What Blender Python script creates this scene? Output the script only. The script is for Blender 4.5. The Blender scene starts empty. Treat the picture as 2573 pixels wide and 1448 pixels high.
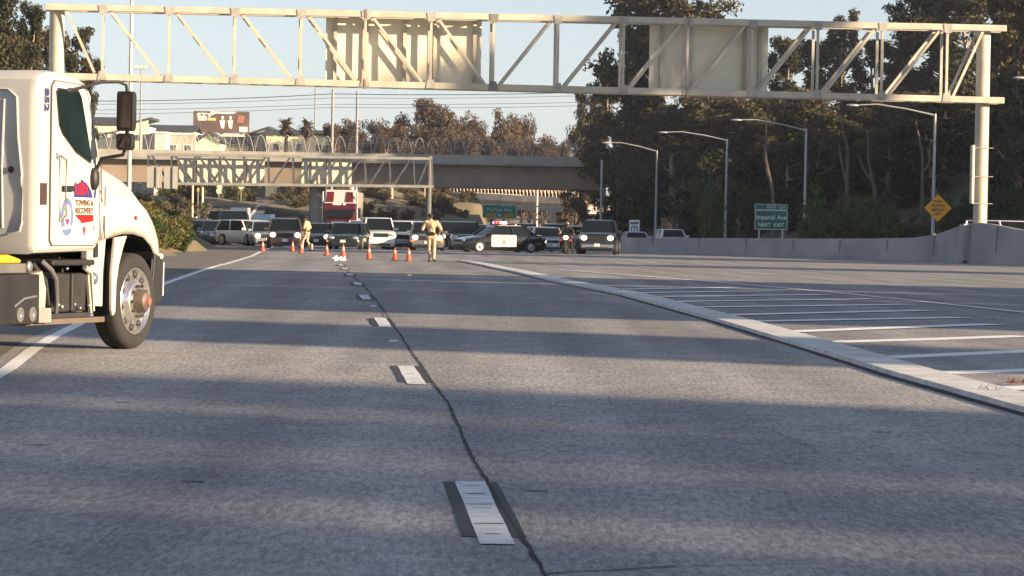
import bpy, math, random
import numpy as np
from mathutils import Vector, Matrix

S = bpy.context.scene
COL = S.collection
rad = math.radians

# ------------------------------------------------------------------ camera
F = 8700.; CX = 1286.5; CY = 724.; CAMH = 1.49
PIT = math.atan(181 / F); ROLL = rad(1.0)
cp, sp, cr, sr = math.cos(PIT), math.sin(PIT), math.cos(ROLL), math.sin(ROLL)
FW = Vector((0, cp, -sp)); U0 = Vector((0, sp, cp)); R0 = Vector((1, 0, 0))
RV = cr * R0 + sr * U0; UV = cr * U0 - sr * R0
cam = bpy.data.cameras.new('camera'); camo = bpy.data.objects.new('camera', cam); COL.objects.link(camo)
cam.sensor_width = 36; cam.lens = 36 * F / 2573; cam.clip_start = .5; cam.clip_end = 8000
m = Matrix((RV, UV, -FW)).transposed().to_4x4(); m.translation = (0, 0, CAMH)
camo.matrix_world = m
S.camera = camo

# ------------------------------------------------------------------ light
SUN_EL = rad(12.5); SUN_AZ = rad(26)            # to the right of the camera and 26 degrees behind it
tosun = Vector((math.cos(SUN_EL) * math.cos(SUN_AZ), -math.cos(SUN_EL) * math.sin(SUN_AZ), math.sin(SUN_EL)))
W = bpy.data.worlds.new('World'); S.world = W; W.use_nodes = True
nt = W.node_tree
sky = nt.nodes.new('ShaderNodeTexSky'); sky.sky_type = 'NISHITA'; sky.sun_disc = False
sky.sun_elevation = SUN_EL; sky.sun_rotation = rad(90) + SUN_AZ
sky.air_density = 1.0; sky.dust_density = 0.15; sky.ozone_density = 3.0; sky.altitude = 50
hs = nt.nodes.new('ShaderNodeHueSaturation'); hs.inputs['Saturation'].default_value = .45
nt.links.new(sky.outputs[0], hs.inputs['Color']); tn = nt.nodes.new('ShaderNodeMix'); tn.data_type = 'RGBA'; tn.blend_type = 'MULTIPLY'; tn.inputs[0].default_value = 1; tn.inputs[7].default_value = (.88, .925, 1.03, 1)
nt.links.new(hs.outputs[0], tn.inputs[6]); nt.links.new(tn.outputs[2], nt.nodes['Background'].inputs[0]); nt.nodes['Background'].inputs[1].default_value = .07
sl = bpy.data.lights.new('sun', 'SUN'); sl.energy = 5.0; sl.angle = rad(.85); sl.color = (1, .77, .52)
so = bpy.data.objects.new('sun', sl); COL.objects.link(so); so.rotation_euler = tosun.to_track_quat('Z', 'Y').to_euler()
S.view_settings.view_transform = 'Standard'; S.view_settings.look = 'None'; S.view_settings.gamma = 1
S.view_settings.exposure = 1.45
S.cycles.max_bounces = 6; S.cycles.transparent_max_bounces = 6

# ------------------------------------------------------------------ measuring helpers
PROF = [(-100, 0), (50, 0), (75, -.06), (90, -.125), (104, -.2), (118, -.3), (150, -.45), (200, -.6), (320, -1.0), (6000, -1.0)]
PY_, PZ_ = [a for a, b in PROF], [b for a, b in PROF]
def gz(y): return float(np.interp(y, PY_, PZ_))
def ray(px, py):
    px = float(px); py = float(py)
    return FW + ((px - CX) / F) * RV - ((py - CY) / F) * UV
def P(px, py, d):
    r = ray(px, py); t = d / r.y
    return Vector((r.x * t, d, CAMH + r.z * t))
def G(px, py):
    lo, hi = 5., 600.
    for _ in range(50):
        mm = (lo + hi) / 2
        if P(px, py, mm).z > gz(mm): lo = mm
        else: hi = mm
    return P(px, py, lo)
def X(px, d): return P(px, 543 + (px - CX) * .0175, d).x      # sideways position of a bearing at a distance

# ------------------------------------------------------------------ materials
MATS = {}
def mat(name, col=(0, 0, 0), rough=.6, metal=0., coat=0., var=.0, vscale=3., emit=None, es=0., bump=0., bscale=40., col2=None, spec=.5, detail=4, trans=0.):
    if name in MATS: return MATS[name]
    M = bpy.data.materials.new(name); M.use_nodes = True; t = M.node_tree; b = t.nodes['Principled BSDF']
    b.inputs['Roughness'].default_value = rough; b.inputs['Metallic'].default_value = metal
    b.inputs['Coat Weight'].default_value = coat; b.inputs['Specular IOR Level'].default_value = spec
    b.inputs['Base Color'].default_value = (*col, 1)
    tc = t.nodes.new('ShaderNodeTexCoord')
    if var or col2:
        n = t.nodes.new('ShaderNodeTexNoise'); n.inputs['Scale'].default_value = vscale; n.inputs['Detail'].default_value = detail
        t.links.new(tc.outputs['Object'], n.inputs['Vector'])
        r = t.nodes.new('ShaderNodeValToRGB'); r.color_ramp.elements[0].position = .3; r.color_ramp.elements[1].position = .7
        a = [c * (1 - var) for c in col]; c2 = col2 if col2 else [min(1, c * (1 + var)) for c in col]
        r.color_ramp.elements[0].color = (*a, 1); r.color_ramp.elements[1].color = (*c2, 1)
        t.links.new(n.outputs['Fac'], r.inputs[0]); t.links.new(r.outputs[0], b.inputs['Base Color'])
    if bump:
        n2 = t.nodes.new('ShaderNodeTexNoise'); n2.inputs['Scale'].default_value = bscale; n2.inputs['Detail'].default_value = 3
        t.links.new(tc.outputs['Object'], n2.inputs['Vector'])
        bp = t.nodes.new('ShaderNodeBump'); bp.inputs['Strength'].default_value = bump; bp.inputs['Distance'].default_value = .02
        t.links.new(n2.outputs['Fac'], bp.inputs['Height']); t.links.new(bp.outputs[0], b.inputs['Normal'])
    if emit:
        b.inputs['Emission Color'].default_value = (*emit, 1); b.inputs['Emission Strength'].default_value = es
    MATS[name] = M
    return M

def leafmat(name, c1, c2, c3, tr=.25, vs=.35):
    M = bpy.data.materials.new(name); M.use_nodes = True; t = M.node_tree; t.nodes.clear()
    o = t.nodes.new('ShaderNodeOutputMaterial'); g = t.nodes.new('ShaderNodeNewGeometry'); tc = t.nodes.new('ShaderNodeTexCoord')
    oi = t.nodes.new('ShaderNodeObjectInfo')
    n = t.nodes.new('ShaderNodeTexNoise'); n.inputs['Scale'].default_value = vs; n.inputs['Detail'].default_value = 3
    t.links.new(tc.outputs['Object'], n.inputs['Vector'])
    r = t.nodes.new('ShaderNodeValToRGB'); e = r.color_ramp.elements
    e[0].position = .32; e[0].color = (*c1, 1); e[1].position = .7; e[1].color = (*c3, 1)
    k = e.new(.5); k.color = (*c2, 1)
    ad = t.nodes.new('ShaderNodeMath'); ad.operation = 'MULTIPLY_ADD'; ad.inputs[1].default_value = .25; 
    t.links.new(g.outputs['Random Per Island'], ad.inputs[0])
    m2 = t.nodes.new('ShaderNodeMath'); m2.operation = 'MULTIPLY_ADD'; m2.inputs[1].default_value = .18; m2.inputs[2].default_value = -.2
    t.links.new(oi.outputs['Random'], m2.inputs[0]); t.links.new(m2.outputs[0], ad.inputs[2])
    a2 = t.nodes.new('ShaderNodeMath'); a2.operation = 'ADD'
    t.links.new(n.outputs['Fac'], a2.inputs[0]); t.links.new(ad.outputs[0], a2.inputs[1]); t.links.new(a2.outputs[0], r.inputs[0])
    d = t.nodes.new('ShaderNodeBsdfDiffuse'); tl = t.nodes.new('ShaderNodeBsdfTranslucent'); mx = t.nodes.new('ShaderNodeMixShader')
    mx.inputs[0].default_value = tr
    t.links.new(r.outputs[0], d.inputs[0]); t.links.new(r.outputs[0], tl.inputs[0])
    t.links.new(d.outputs[0], mx.inputs[1]); t.links.new(tl.outputs[0], mx.inputs[2]); t.links.new(mx.outputs[0], o.inputs[0])
    MATS[name] = M
    return M

# ------------------------------------------------------------------ mesh builder
class MB:
    def __init__(s, M=None): s.v = []; s.f = []; s.mi = []; s.M = M; s.cur = 0
    def vert(s, p):
        p = Vector(p)
        if s.M is not None: p = s.M @ p
        s.v.append(p[:]); return len(s.v) - 1
    def face(s, idx): s.f.append(list(idx)); s.mi.append(s.cur)
    def poly(s, pts): s.face([s.vert(p) for p in pts])
    def box(s, c, d, R=None):
        c = Vector(c); h = [k / 2 for k in d]; ids = []
        for sx in (-1, 1):
            for sy in (-1, 1):
                for sz in (-1, 1):
                    q = Vector((sx * h[0], sy * h[1], sz * h[2]))
                    if R is not None: q = R @ q
                    ids.append(s.vert(c + q))
        for f in ((0, 1, 3, 2), (4, 6, 7, 5), (0, 4, 5, 1), (2, 3, 7, 6), (0, 2, 6, 4), (1, 5, 7, 3)): s.face([ids[i] for i in f])
        return s
    def b2(s, a, b): return s.box([(a[i] + b[i]) / 2 for i in range(3)], [abs(b[i] - a[i]) for i in range(3)])
    def beam(s, a, b, w, h, up=(0, 0, 1)):
        a, b = Vector(a), Vector(b); d = b - a; L = d.length; d.normalize(); x = d.cross(Vector(up))
        if x.length < 1e-4: x = d.cross(Vector((0, 1, 0)))
        x.normalize(); z = x.cross(d); R = Matrix((x, d, z)).transposed()
        return s.box((a + b) / 2, (w, L, h), R)
    def ring(s, c, ax, r, n, ry=None):
        ax = Vector(ax).normalized(); x = ax.cross(Vector((0, 0, 1)))
        if x.length < 1e-3: x = Vector((1, 0, 0))
        x.normalize(); y = ax.cross(x)
        return [s.vert(Vector(c) + x * (r * math.cos(6.28318 * i / n)) + y * ((ry or r) * math.sin(6.28318 * i / n))) for i in range(n)]
    def skin(s, r0, r1):
        n = len(r0)
        for i in range(n): s.face((r0[i], r0[(i + 1) % n], r1[(i + 1) % n], r1[i]))
    def tube(s, pts, rs, n=8, caps=True):
        pts = [Vector(p) for p in pts]
        if not hasattr(rs, '__len__'): rs = [rs] * len(pts)
        prev = None
        for i, p in enumerate(pts):
            d = (pts[min(i + 1, len(pts) - 1)] - pts[max(i - 1, 0)])
            if d.length < 1e-6: d = Vector((0, 0, 1))
            R = s.ring(p, d, rs[i], n)
            if prev is None:
                if caps: s.face(R[::-1])
            else: s.skin(prev, R)
            prev = R
        if caps: s.face(prev)
        return s
    def cyl(s, a, b, r, r2=None, n=12): return s.tube([a, b], [r, r if r2 is None else r2], n)
    def loft(s, rings, caps=True):
        prev = None; first = None
        for rg in rings:
            R = [s.vert(p) for p in rg]
            if prev: s.skin(prev, R)
            else: first = R
            prev = R
        if caps: s.face(first[::-1]); s.face(prev)
        return s
    def prism(s, pts, axis, a, b):
        """closed outline in the two other axes, extruded along axis from a to b"""
        def mk(p, t):
            q = list(p); q.insert(axis, t); return q
        A = [s.vert(mk(p, a)) for p in pts]; B = [s.vert(mk(p, b)) for p in pts]
        s.face(A[::-1]); s.face(B); s.skin(A, B)
        return s
    def lathe(s, prof, c, ax, n=24):
        """prof: (offset along axis, radius)"""
        c = Vector(c); ax = Vector(ax).normalized(); prev = None; first = None
        for o, r in prof:
            R = s.ring(c + ax * o, ax, max(r, .0005), n)
            if prev: s.skin(prev, R)
            else: first = R
            prev = R
        s.face(first[::-1]); s.face(prev)
        return s
    def ell(s, c, r, n=10, m=7):
        prev = None
        for j in range(m + 1):
            a = -math.pi / 2 + math.pi * j / m
            R = [s.vert((c[0] + r[0] * max(.02, math.cos(a)) * math.cos(6.28318 * i / n), c[1] + r[1] * max(.02, math.cos(a)) * math.sin(6.28318 * i / n), c[2] + r[2] * math.sin(a))) for i in range(n)]
            if prev: s.skin(prev, R)
            else: s.face(R[::-1])
            prev = R
        s.face(prev); return s
    def build(s, name, mats, parent=None, smooth=False, bevel=0., seg=2, loc=None, auto=None):
        me = bpy.data.meshes.new(name); me.from_pydata([tuple(v) for v in s.v], [], s.f)
        if not isinstance(mats, (list, tuple)): mats = [mats]
        for q in mats: me.materials.append(q)
        if len(mats) > 1: me.polygons.foreach_set('material_index', s.mi)
        import bmesh
        bm = bmesh.new(); bm.from_mesh(me); bmesh.ops.recalc_face_normals(bm, faces=bm.faces); bm.to_mesh(me); bm.free()
        if smooth or auto:
            me.polygons.foreach_set('use_smooth', [True] * len(me.polygons))
            if auto: me.set_sharp_from_angle(angle=rad(auto))
        o = bpy.data.objects.new(name, me); COL.objects.link(o)
        if parent: o.parent = parent
        if loc: o.location = loc
        if bevel:
            b = o.modifiers.new('bevel', 'BEVEL'); b.width = bevel; b.segments = seg; b.limit_method = 'ANGLE'; b.angle_limit = rad(35)
            b.harden_normals = False
        return o

def tag(o, label=None, cat=None, group=None, kind=None):
    if label: o['label'] = label
    if cat: o['category'] = cat
    if group: o['group'] = group
    if kind: o['kind'] = kind
    return o
def thing(name, label, cat, loc=(0, 0, 0), rz=0., group=None):
    o = bpy.data.objects.new(name, None); COL.objects.link(o); o.location = loc; o.rotation_euler = (0, 0, rz); o.empty_display_size = .3
    return tag(o, label, cat, group)
def dup(root, loc, rz=0., label=None, group=None, scale=None, cat=None):
    r = root.copy(); COL.objects.link(r); r.location = loc; r.rotation_euler = (0, 0, rz)
    if scale: r.scale = scale
    if label: r['label'] = label
    if group: r['group'] = group
    if cat: r['category'] = cat
    for ch in list(root.children):
        c = ch.copy(); COL.objects.link(c); c.parent = r
        for g in list(ch.children):
            d = g.copy(); COL.objects.link(d); d.parent = c
    return r
def npmesh(name, V, Q, mats, parent=None, mi=None, smooth=False):
    V = np.asarray(V, dtype=np.float32); Q = np.asarray(Q, dtype=np.int32); k = Q.shape[1]
    me = bpy.data.meshes.new(name); me.vertices.add(len(V)); me.vertices.foreach_set('co', V.ravel())
    me.loops.add(Q.size); me.loops.foreach_set('vertex_index', Q.ravel())
    me.polygons.add(len(Q)); me.polygons.foreach_set('loop_start', np.arange(0, Q.size, k, dtype=np.int32))
    me.polygons.foreach_set('loop_total', np.full(len(Q), k, dtype=np.int32))
    if smooth: me.polygons.foreach_set('use_smooth', [True] * len(Q))
    for q in (mats if isinstance(mats, (list, tuple)) else [mats]): me.materials.append(q)
    if mi is not None: me.polygons.foreach_set('material_index', np.asarray(mi, dtype=np.int32))
    me.update(calc_edges=True)
    o = bpy.data.objects.new(name, me); COL.objects.link(o)
    if parent: o.parent = parent
    return o
def text(s, size, M4, m, parent, name='lettering', sx=1., ext=.001, align='CENTER', bold=0.):
    c = bpy.data.curves.new(name, 'FONT'); c.body = s; c.size = size; c.align_x = align; c.align_y = 'CENTER'; c.extrude = ext; c.offset = bold
    c.resolution_u = 3
    t = bpy.data.objects.new('tmp', c); COL.objects.link(t)
    bpy.context.view_layer.update()
    me = bpy.data.meshes.new_from_object(t.evaluated_get(bpy.context.evaluated_depsgraph_get()))
    bpy.data.objects.remove(t); bpy.data.curves.remove(c)
    me.transform(M4 @ Matrix.Diagonal((sx, 1, 1, 1)))
    me.materials.clear(); me.materials.append(m); me.name = name
    o = bpy.data.objects.new(name, me); COL.objects.link(o); o.parent = parent
    return o
def frame(o, x, y):
    """text plane: origin o, x to the reader's right, y up"""
    x = Vector(x).normalized(); y = Vector(y).normalized(); z = x.cross(y)
    M = Matrix((x, y, z)).transposed().to_4x4(); M.translation = Vector(o); return M
# ================================================================== GROUND
XLp = [(-100, -9), (30, -8.6), (60, -11.0), (100, -13.3), (150, -15.3), (172, -15.8), (190, -17.2), (205, -19), (222, -21.0), (240, -21.5), (262, -18.5), (290, -17.6), (320, -18), (345, -19), (400, -19), (430, -10), (520, -2), (900, 0)]
XRp = [(-100, 44), (200, 44), (236, 38), (252, 30), (266, 22), (280, 17), (300, 13.5), (330, 10), (345, 9), (400, 8.5), (520, 8), (900, 8)]
def XL(y): return np.interp(y, [a for a, b in XLp], [b for a, b in XLp])
def XR(y): return np.interp(y, [a for a, b in XRp], [b for a, b in XRp])
ctrl = []
for y in (-60, -20, 20, 60, 100, 130, 150, 165, 178, 190, 200, 212):
    for o, h in ((0, 0.05), (3, 1.1), (6, 2.7), (10, 4.6), (16, 6.6), (26, 8.0), (45, 8.5), (120, 9)): ctrl.append((float(XL(y)) - o, y, h))
HTp = [(-100, -9), (30, -8.6), (60, -11.0), (100, -13.3), (150, -15.3), (172, -15.8), (190, -17.2), (205, -19), (222, -21.6), (240, -24.8), (265, -29.5), (290, -35), (330, -43)]
def HT(y): return np.interp(y, [a for a, b in HTp], [b for a, b in HTp])
for y in (226, 240, 255, 270, 285, 300, 320, 340):
    for o, h in ((0, .5), (3, 1.6), (6, 3.0), (10, 4.8), (16, 6.8), (26, 8.4), (45, 9), (80, 9)): ctrl.append((float(HT(y)) - o, y, h))
    xa, xb = float(HT(y)), float(XL(y))
    for u in (.25, .5, .75, 1): ctrl.append((xa + (xb - xa) * u, y, .35 - .3 * u + (y > 275) * .4 * (1 - u)))
for px, py, d in [(560, 556, 300), (590, 525, 360), (625, 510, 420), (665, 500, 480), (720, 490, 540), (770, 484, 600), (600, 549, 310), (635, 527, 360), (540, 530, 350), (575, 512, 410), (610, 500, 470),
                  (470, 578, 300), (500, 535, 340), (480, 510, 370), (430, 500, 380), (520, 500, 420), (560, 492, 480), (610, 485, 560), (680, 560, 320), (740, 545, 340), (700, 520, 400), (760, 508, 410), (740, 498, 480), (800, 495, 470),
                  (820, 478, 520), (600, 478, 520), (400, 468, 520), (200, 420, 520),
                  (860, 540, 370), (900, 500, 385), (960, 482, 400), (1050, 480, 410), (1120, 492, 408), (1160, 515, 398), (1200, 545, 385), (830, 500, 430),
                  (950, 560, 365), (1080, 560, 362), (1010, 520, 380), (900, 560, 362), (1150, 560, 365)]:
    q = P(px, py, d); ctrl.append((q.x, q.y, q.z - gz(d)))
for y in (-60, 0, 60, 120, 180, 220, 250, 280, 310, 340, 380, 440, 520):
    xr = float(XR(y))
    for o, h in ((0, .1), (5, 1.3), (12, 3.2), (22, 6.4), (35, 10), (55, 13), (90, 15), (160, 16)): ctrl.append((xr + o, y, h))
for y in range(-60, 700, 20):
    for x in np.linspace(float(XL(y)), float(XR(y)), 6):
        if y < 350 or x > -2: ctrl.append((x, y, 0))
for x in range(-400, 500, 100):
    for y in (640, 800, 1200): ctrl.append((x, y, 4.0))
CA = np.array(ctrl)
def terr_h(x, y):
    x = np.asarray(x, dtype=float); y = np.asarray(y, dtype=float)
    out = np.zeros(x.shape).ravel(); xf, yf = x.ravel(), y.ravel()
    for i in range(0, len(xf), 4000):
        dx = xf[i:i + 4000, None] - CA[None, :, 0]; dy = (yf[i:i + 4000, None] - CA[None, :, 1]) * .8
        w = 1 / (dx * dx + dy * dy + 1.2) ** 1.9
        out[i:i + 4000] = (w * CA[None, :, 2]).sum(1) / w.sum(1)
    return out.reshape(x.shape)
def terr(x, y):
    h = terr_h(x, y); base = np.interp(y, PY_, PZ_)
    din = np.minimum(x - XL(y), XR(y) - x); inside = (din > .3) & (y < 620)
    inside2 = inside & ~((y > 345) & (x < -3.5))
    return base + np.where(inside2, -.25, h)
def tz(x, y): return float(terr(np.array([x]), np.array([y]))[0])

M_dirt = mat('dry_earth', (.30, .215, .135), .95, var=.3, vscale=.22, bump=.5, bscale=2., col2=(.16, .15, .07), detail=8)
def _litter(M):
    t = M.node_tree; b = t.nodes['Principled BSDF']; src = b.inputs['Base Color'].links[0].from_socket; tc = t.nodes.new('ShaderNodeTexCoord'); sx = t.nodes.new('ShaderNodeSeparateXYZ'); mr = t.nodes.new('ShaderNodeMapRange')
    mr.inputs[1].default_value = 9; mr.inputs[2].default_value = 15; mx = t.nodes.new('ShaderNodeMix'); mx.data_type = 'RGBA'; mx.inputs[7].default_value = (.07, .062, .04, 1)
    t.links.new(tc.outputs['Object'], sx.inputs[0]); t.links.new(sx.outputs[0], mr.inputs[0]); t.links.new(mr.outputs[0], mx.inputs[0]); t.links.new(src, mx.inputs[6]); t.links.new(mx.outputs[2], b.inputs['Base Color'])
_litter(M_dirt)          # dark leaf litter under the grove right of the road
ys = np.concatenate([np.arange(-80, 140, 5), np.arange(140, 440, 2.0), np.arange(440, 640, 8), np.arange(640, 1500, 60), [1800, 2100, 2400]])
xs = np.concatenate([[-1500, -1100, -800, -500, -350, -260, -200, -160], np.arange(-130, -60, 5), np.arange(-60, 60, 1.25), np.arange(60, 130, 5), [160, 200, 260, 350, 500, 800, 1100, 1500]])
XX, YY = np.meshgrid(xs, ys); ZZ = terr(XX, YY)
rng = np.random.RandomState(5)
ZZ += np.where(ZZ - np.interp(YY, PY_, PZ_) > .6, rng.rand(*ZZ.shape) * .35, 0)
V = np.stack([XX.ravel(), YY.ravel(), ZZ.ravel()], 1); nx = len(xs)
I = (np.arange(len(ys) - 1)[:, None] * nx + np.arange(nx - 1)[None, :]).ravel()
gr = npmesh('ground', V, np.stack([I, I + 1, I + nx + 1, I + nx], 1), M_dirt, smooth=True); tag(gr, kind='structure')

# ---- road
def road_material():
    M = bpy.data.materials.new('road_concrete'); M.use_nodes = True; t = M.node_tree; b = t.nodes['Principled BSDF']; L = t.links.new
    tc = t.nodes.new('ShaderNodeTexCoord')
    def noise(scale, det, vec=None, sc=(1, 1, 1)):
        mp = t.nodes.new('ShaderNodeMapping'); mp.inputs['Scale'].default_value = sc; L(tc.outputs['Object'], mp.inputs[0])
        n = t.nodes.new('ShaderNodeTexNoise'); n.inputs['Scale'].default_value = scale; n.inputs['Detail'].default_value = det; L(mp.outputs[0], n.inputs['Vector']); return n
    big = noise(.35, 4, sc=(1, .25, 1)); mid = noise(2.2, 5, sc=(1, .5, 1)); fine = noise(24, 5, sc=(1, .16, 1)); grit = noise(60, 4, sc=(1, .14, 1)); streak = noise(1.6, 3, sc=(1, .02, 1))
    def mulmix(a, b_, f):
        x = t.nodes.new('ShaderNodeMix'); x.data_type = 'RGBA'; x.blend_type = 'MULTIPLY'; x.inputs[0].default_value = f
        L(a, x.inputs[6]); L(b_, x.inputs[7]); return x.outputs[2]
    def ramp(n, p0, p1, c0, c1):
        r = t.nodes.new('ShaderNodeValToRGB'); r.color_ramp.elements[0].position = p0; r.color_ramp.elements[1].position = p1
        r.color_ramp.elements[0].color = (*c0, 1); r.color_ramp.elements[1].color = (*c1, 1); L(n.outputs['Fac'], r.inputs[0]); return r.outputs[0]
    c = ramp(big, .3, .7, (.385, .38, .37), (.48, .47, .455))
    c = mulmix(c, ramp(mid, .3, .7, (.80, .80, .81), (1.08, 1.07, 1.05)), 1)
    c = mulmix(c, ramp(streak, .3, .65, (.72, .72, .73), (1, 1, 1)), .9)
    c = mulmix(c, ramp(fine, .36, .60, (.66, .66, .67), (1.10, 1.09, 1.08)), .85)
    c = mulmix(c, ramp(grit, .34, .60, (.62, .62, .63), (1.10, 1.09, 1.08)), .75)
    # darker oil band along the middle of each lane and darker wheel paths: a wave across the lanes
    sx = t.nodes.new('ShaderNodeSeparateXYZ'); L(tc.outputs['Object'], sx.inputs[0])
    ma = t.nodes.new('ShaderNodeMath'); ma.operation = 'MULTIPLY_ADD'; ma.inputs[1].default_value = .056; L(sx.outputs[1], ma.inputs[0]); L(sx.outputs[0], ma.inputs[2])
    ms = t.nodes.new('ShaderNodeMath'); ms.operation = 'MULTIPLY_ADD'; ms.inputs[1].default_value = 6.28318 / 1.85; ms.inputs[2].default_value = .9; L(ma.outputs[0], ms.inputs[0])
    sn = t.nodes.new('ShaderNodeMath'); sn.operation = 'SINE'; L(ms.outputs[0], sn.inputs[0])
    wr = t.nodes.new('ShaderNodeMapRange'); wr.inputs[1].default_value = -1; wr.inputs[2].default_value = 1; wr.inputs[3].default_value = .86; wr.inputs[4].default_value = 1.04; L(sn.outputs[0], wr.inputs[0])
    vm = t.nodes.new('ShaderNodeVectorMath'); vm.operation = 'SCALE'; L(c, vm.inputs[0]); L(wr.outputs[0], vm.inputs[3]); c = vm.outputs[0]
    # deeper shade beyond the near road, painted in by darkening its colour
    wr2 = t.nodes.new('ShaderNodeMapRange'); wr2.inputs[1].default_value = 38; wr2.inputs[2].default_value = 44; wr2.inputs[3].default_value = 1; wr2.inputs[4].default_value = .80; L(sx.outputs[1], wr2.inputs[0])
    vm2 = t.nodes.new('ShaderNodeVectorMath'); vm2.operation = 'SCALE'; L(c, vm2.inputs[0]); L(wr2.outputs[0], vm2.inputs[3]); c = vm2.outputs[0]
    L(c, b.inputs['Base Color']); b.inputs['Roughness'].default_value = .82; b.inputs['Specular IOR Level'].default_value = .35
    bp = t.nodes.new('ShaderNodeBump'); bp.inputs['Strength'].default_value = .5; bp.inputs['Distance'].default_value = .01
    L(fine.outputs['Fac'], bp.inputs['Height']); L(bp.outputs[0], b.inputs['Normal'])
    MATS['road'] = M; return M
M_road = road_material()
M_asph = mat('shoulder_asphalt', (.13, .12, .11), .9, var=.3, vscale=1.5, bump=.3, bscale=30, col2=(.20, .18, .155))
M_white = mat('road_paint', (.82, .82, .80), .7, var=.12, vscale=6, detail=6)
M_black = mat('black_sealant', (.025, .026, .028), .75, var=.3, vscale=9)
M_crack_shade = mat('crack_and_kerb_shade', (.012, .012, .013), .9, var=.2, vscale=9)
def sheet(name, left, right, y0, y1, dz, m, step=1.0, kind='structure'):
    yy = np.arange(y0, y1 + .01, step); v = []
    for y in yy:
        a, b = float(left(y)), float(right(y)); n = 9
        for i in range(n): v.append((a + (b - a) * i / (n - 1), y, gz(y) + dz))
    q = []
    for j in range(len(yy) - 1):
        for i in range(8): k = j * 9 + i; q.append((k, k + 1, k + 10, k + 9))
    o = npmesh(name, v, q, m); tag(o, kind=kind); return o
EDGE = [(-80, 2.2), (5, -3.0), (30.9, -4.56), (38.4, -5.22), (69.5, -7.1), (110, -9.3), (150, -11.3), (173, -12.6), (230, -15.6)]
def edge(y): return np.interp(y, [a for a, b in EDGE], [b for a, b in EDGE])
sheet('road', lambda y: edge(y) - .45, lambda y: XR(y) + 1.0 if y < 420 else XR(y), -80, 620, 0, M_road)
sheet('road_shoulder', lambda y: XL(y) - (1.5 if y < 215 else 0), lambda y: edge(y) - .2, -80, 340, .004, M_asph)

mk = MB()
def ribbon(mb, pts, w, dz, jit=0., rnd=None):
    """thin strip along ground points"""
    pts = [Vector(p) for p in pts]; prev = None; dz0 = dz * .45
    for i, p in enumerate(pts):
        d = pts[min(i + 1, len(pts) - 1)] - pts[max(i - 1, 0)]; d.z = 0; d.normalize(); n = Vector((d.y, -d.x, 0)); dz = dz0 if p.y < 46 else dz0 * 3
        ww = (w[i] if hasattr(w, '__len__') else w) / 2
        if rnd: ww *= rnd.uniform(.6, 1.3); p = p + n * rnd.uniform(-jit, jit)
        a = mb.vert((p.x - n.x * ww, p.y - n.y * ww, gz(p.y) + dz)); b = mb.vert((p.x + n.x * ww, p.y + n.y * ww, gz(p.y) + dz))
        if prev: mb.face((prev[0], prev[1], b, a))
        prev = (a, b)
def dens(pts, step=1.5):
    out = []
    for a, b in zip(pts, pts[1:]):
        a, b = Vector(a), Vector(b); n = max(1, int((b - a).length / step))
        for i in range(n): out.append(a.lerp(b, i / n))
    out.append(Vector(pts[-1])); return out
ribbon(mk, dens([Vector((float(edge(y)) + .02, y, 0)) for y in range(-40, 224, 4)]), .15, .008)
# second (gore) line and chevrons
gl = [G(2573, 786), G(2300, 757), G(2073, 734), G(1815, 711), G(1501, 686), G(1398, 677)]
dgl = (gl[1] - gl[0]).normalized(); gl = [gl[0] - dgl * 30] + gl
ribbon(mk, dens(gl), .2, .008)
for a, b in [((2473, 979), (2640, 972)), ((2359, 938), (2620, 930)), ((2222, 899), (2600, 882)), ((2085, 860), (2573, 846)), ((1985, 835), (2500, 816)), ((1885, 809), (2420, 799)),
             ((1815, 793), (2330, 781)), ((1757, 773), (2280, 766)), ((1690, 759), (2200, 752)), ((1642, 747), (2080, 741)), ((1596, 737), (1960, 732)), ((1563, 728), (1860, 723))]:
    A, B = G(*a), G(*b); ribbon(mk, dens([A, B]), .46, .008)
# far lane dashes on the right lanes
for px, py in [(1285, 660), (1420, 658), (1640, 672), (1690, 674), (2050, 668), (2140, 668), (2120, 672), (2330, 676), (2200, 665), (1800, 662), (1960, 690), (2460, 720), (1560, 650), (1700, 655), (2480, 672)]:
    A = G(px, py); ribbon(mk, dens([A, A + Vector((-1.1, 3.6, 0))]), .14, .009)
tag(mk.build('lane_markings', M_white), kind='structure')
# near lane dashes on black patches, with cracks
dsh = MB(); blk = MB(); crk = MB(); rd = random.Random(4)
DB = [((1250, 1370), (1168, 1183)), ((1048, 967), (1014, 912)), ((969, 823), (950, 796)), ((922, 755), (910, 740)), ((902, 718.5), (893, 709)), ((882, 694), (875, 688)), ((868, 678), (865, 674)), ((858, 668.6), (855, 665))]
for (b, t) in DB:
    B, T = G(*b), G(*t); T = B + (T - B).normalized() * 3.66
    ribbon(dsh, dens([B, T], .5), [.165 + .008 * rd.uniform(-1, 1) for _ in dens([B, T], .5)], .012)
    n = Vector((T.y - B.y, -(T.x - B.x), 0)).normalized()
    for o_, w_ in ((-.118, .062), (.118, .066)):
        q_ = dens([B + n * o_ + (T - B) * .1, T + n * o_], .3); ribbon(blk, q_, [w_ + rd.uniform(-.006, .006) for _ in q_], .008)
    for k in (.13, .29, .52, .6, .78, .93):
        c = B.lerp(T, k + rd.uniform(-.03, .03)); w = rd.uniform(.03, .075)
        ribbon(crk, [c - n * w + Vector((0, rd.uniform(-.02, .02), 0)), c + Vector((0, rd.uniform(-.02, .02), 0)), c + n * w], rd.uniform(.012, .03), .016)
tag(dsh.build('lane_dashes', mat('worn_lane_paint', (.56, .57, .57), .8, vscale=5, detail=12, col2=(.78, .79, .78), bump=.2, bscale=30)), kind='structure')
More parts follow.
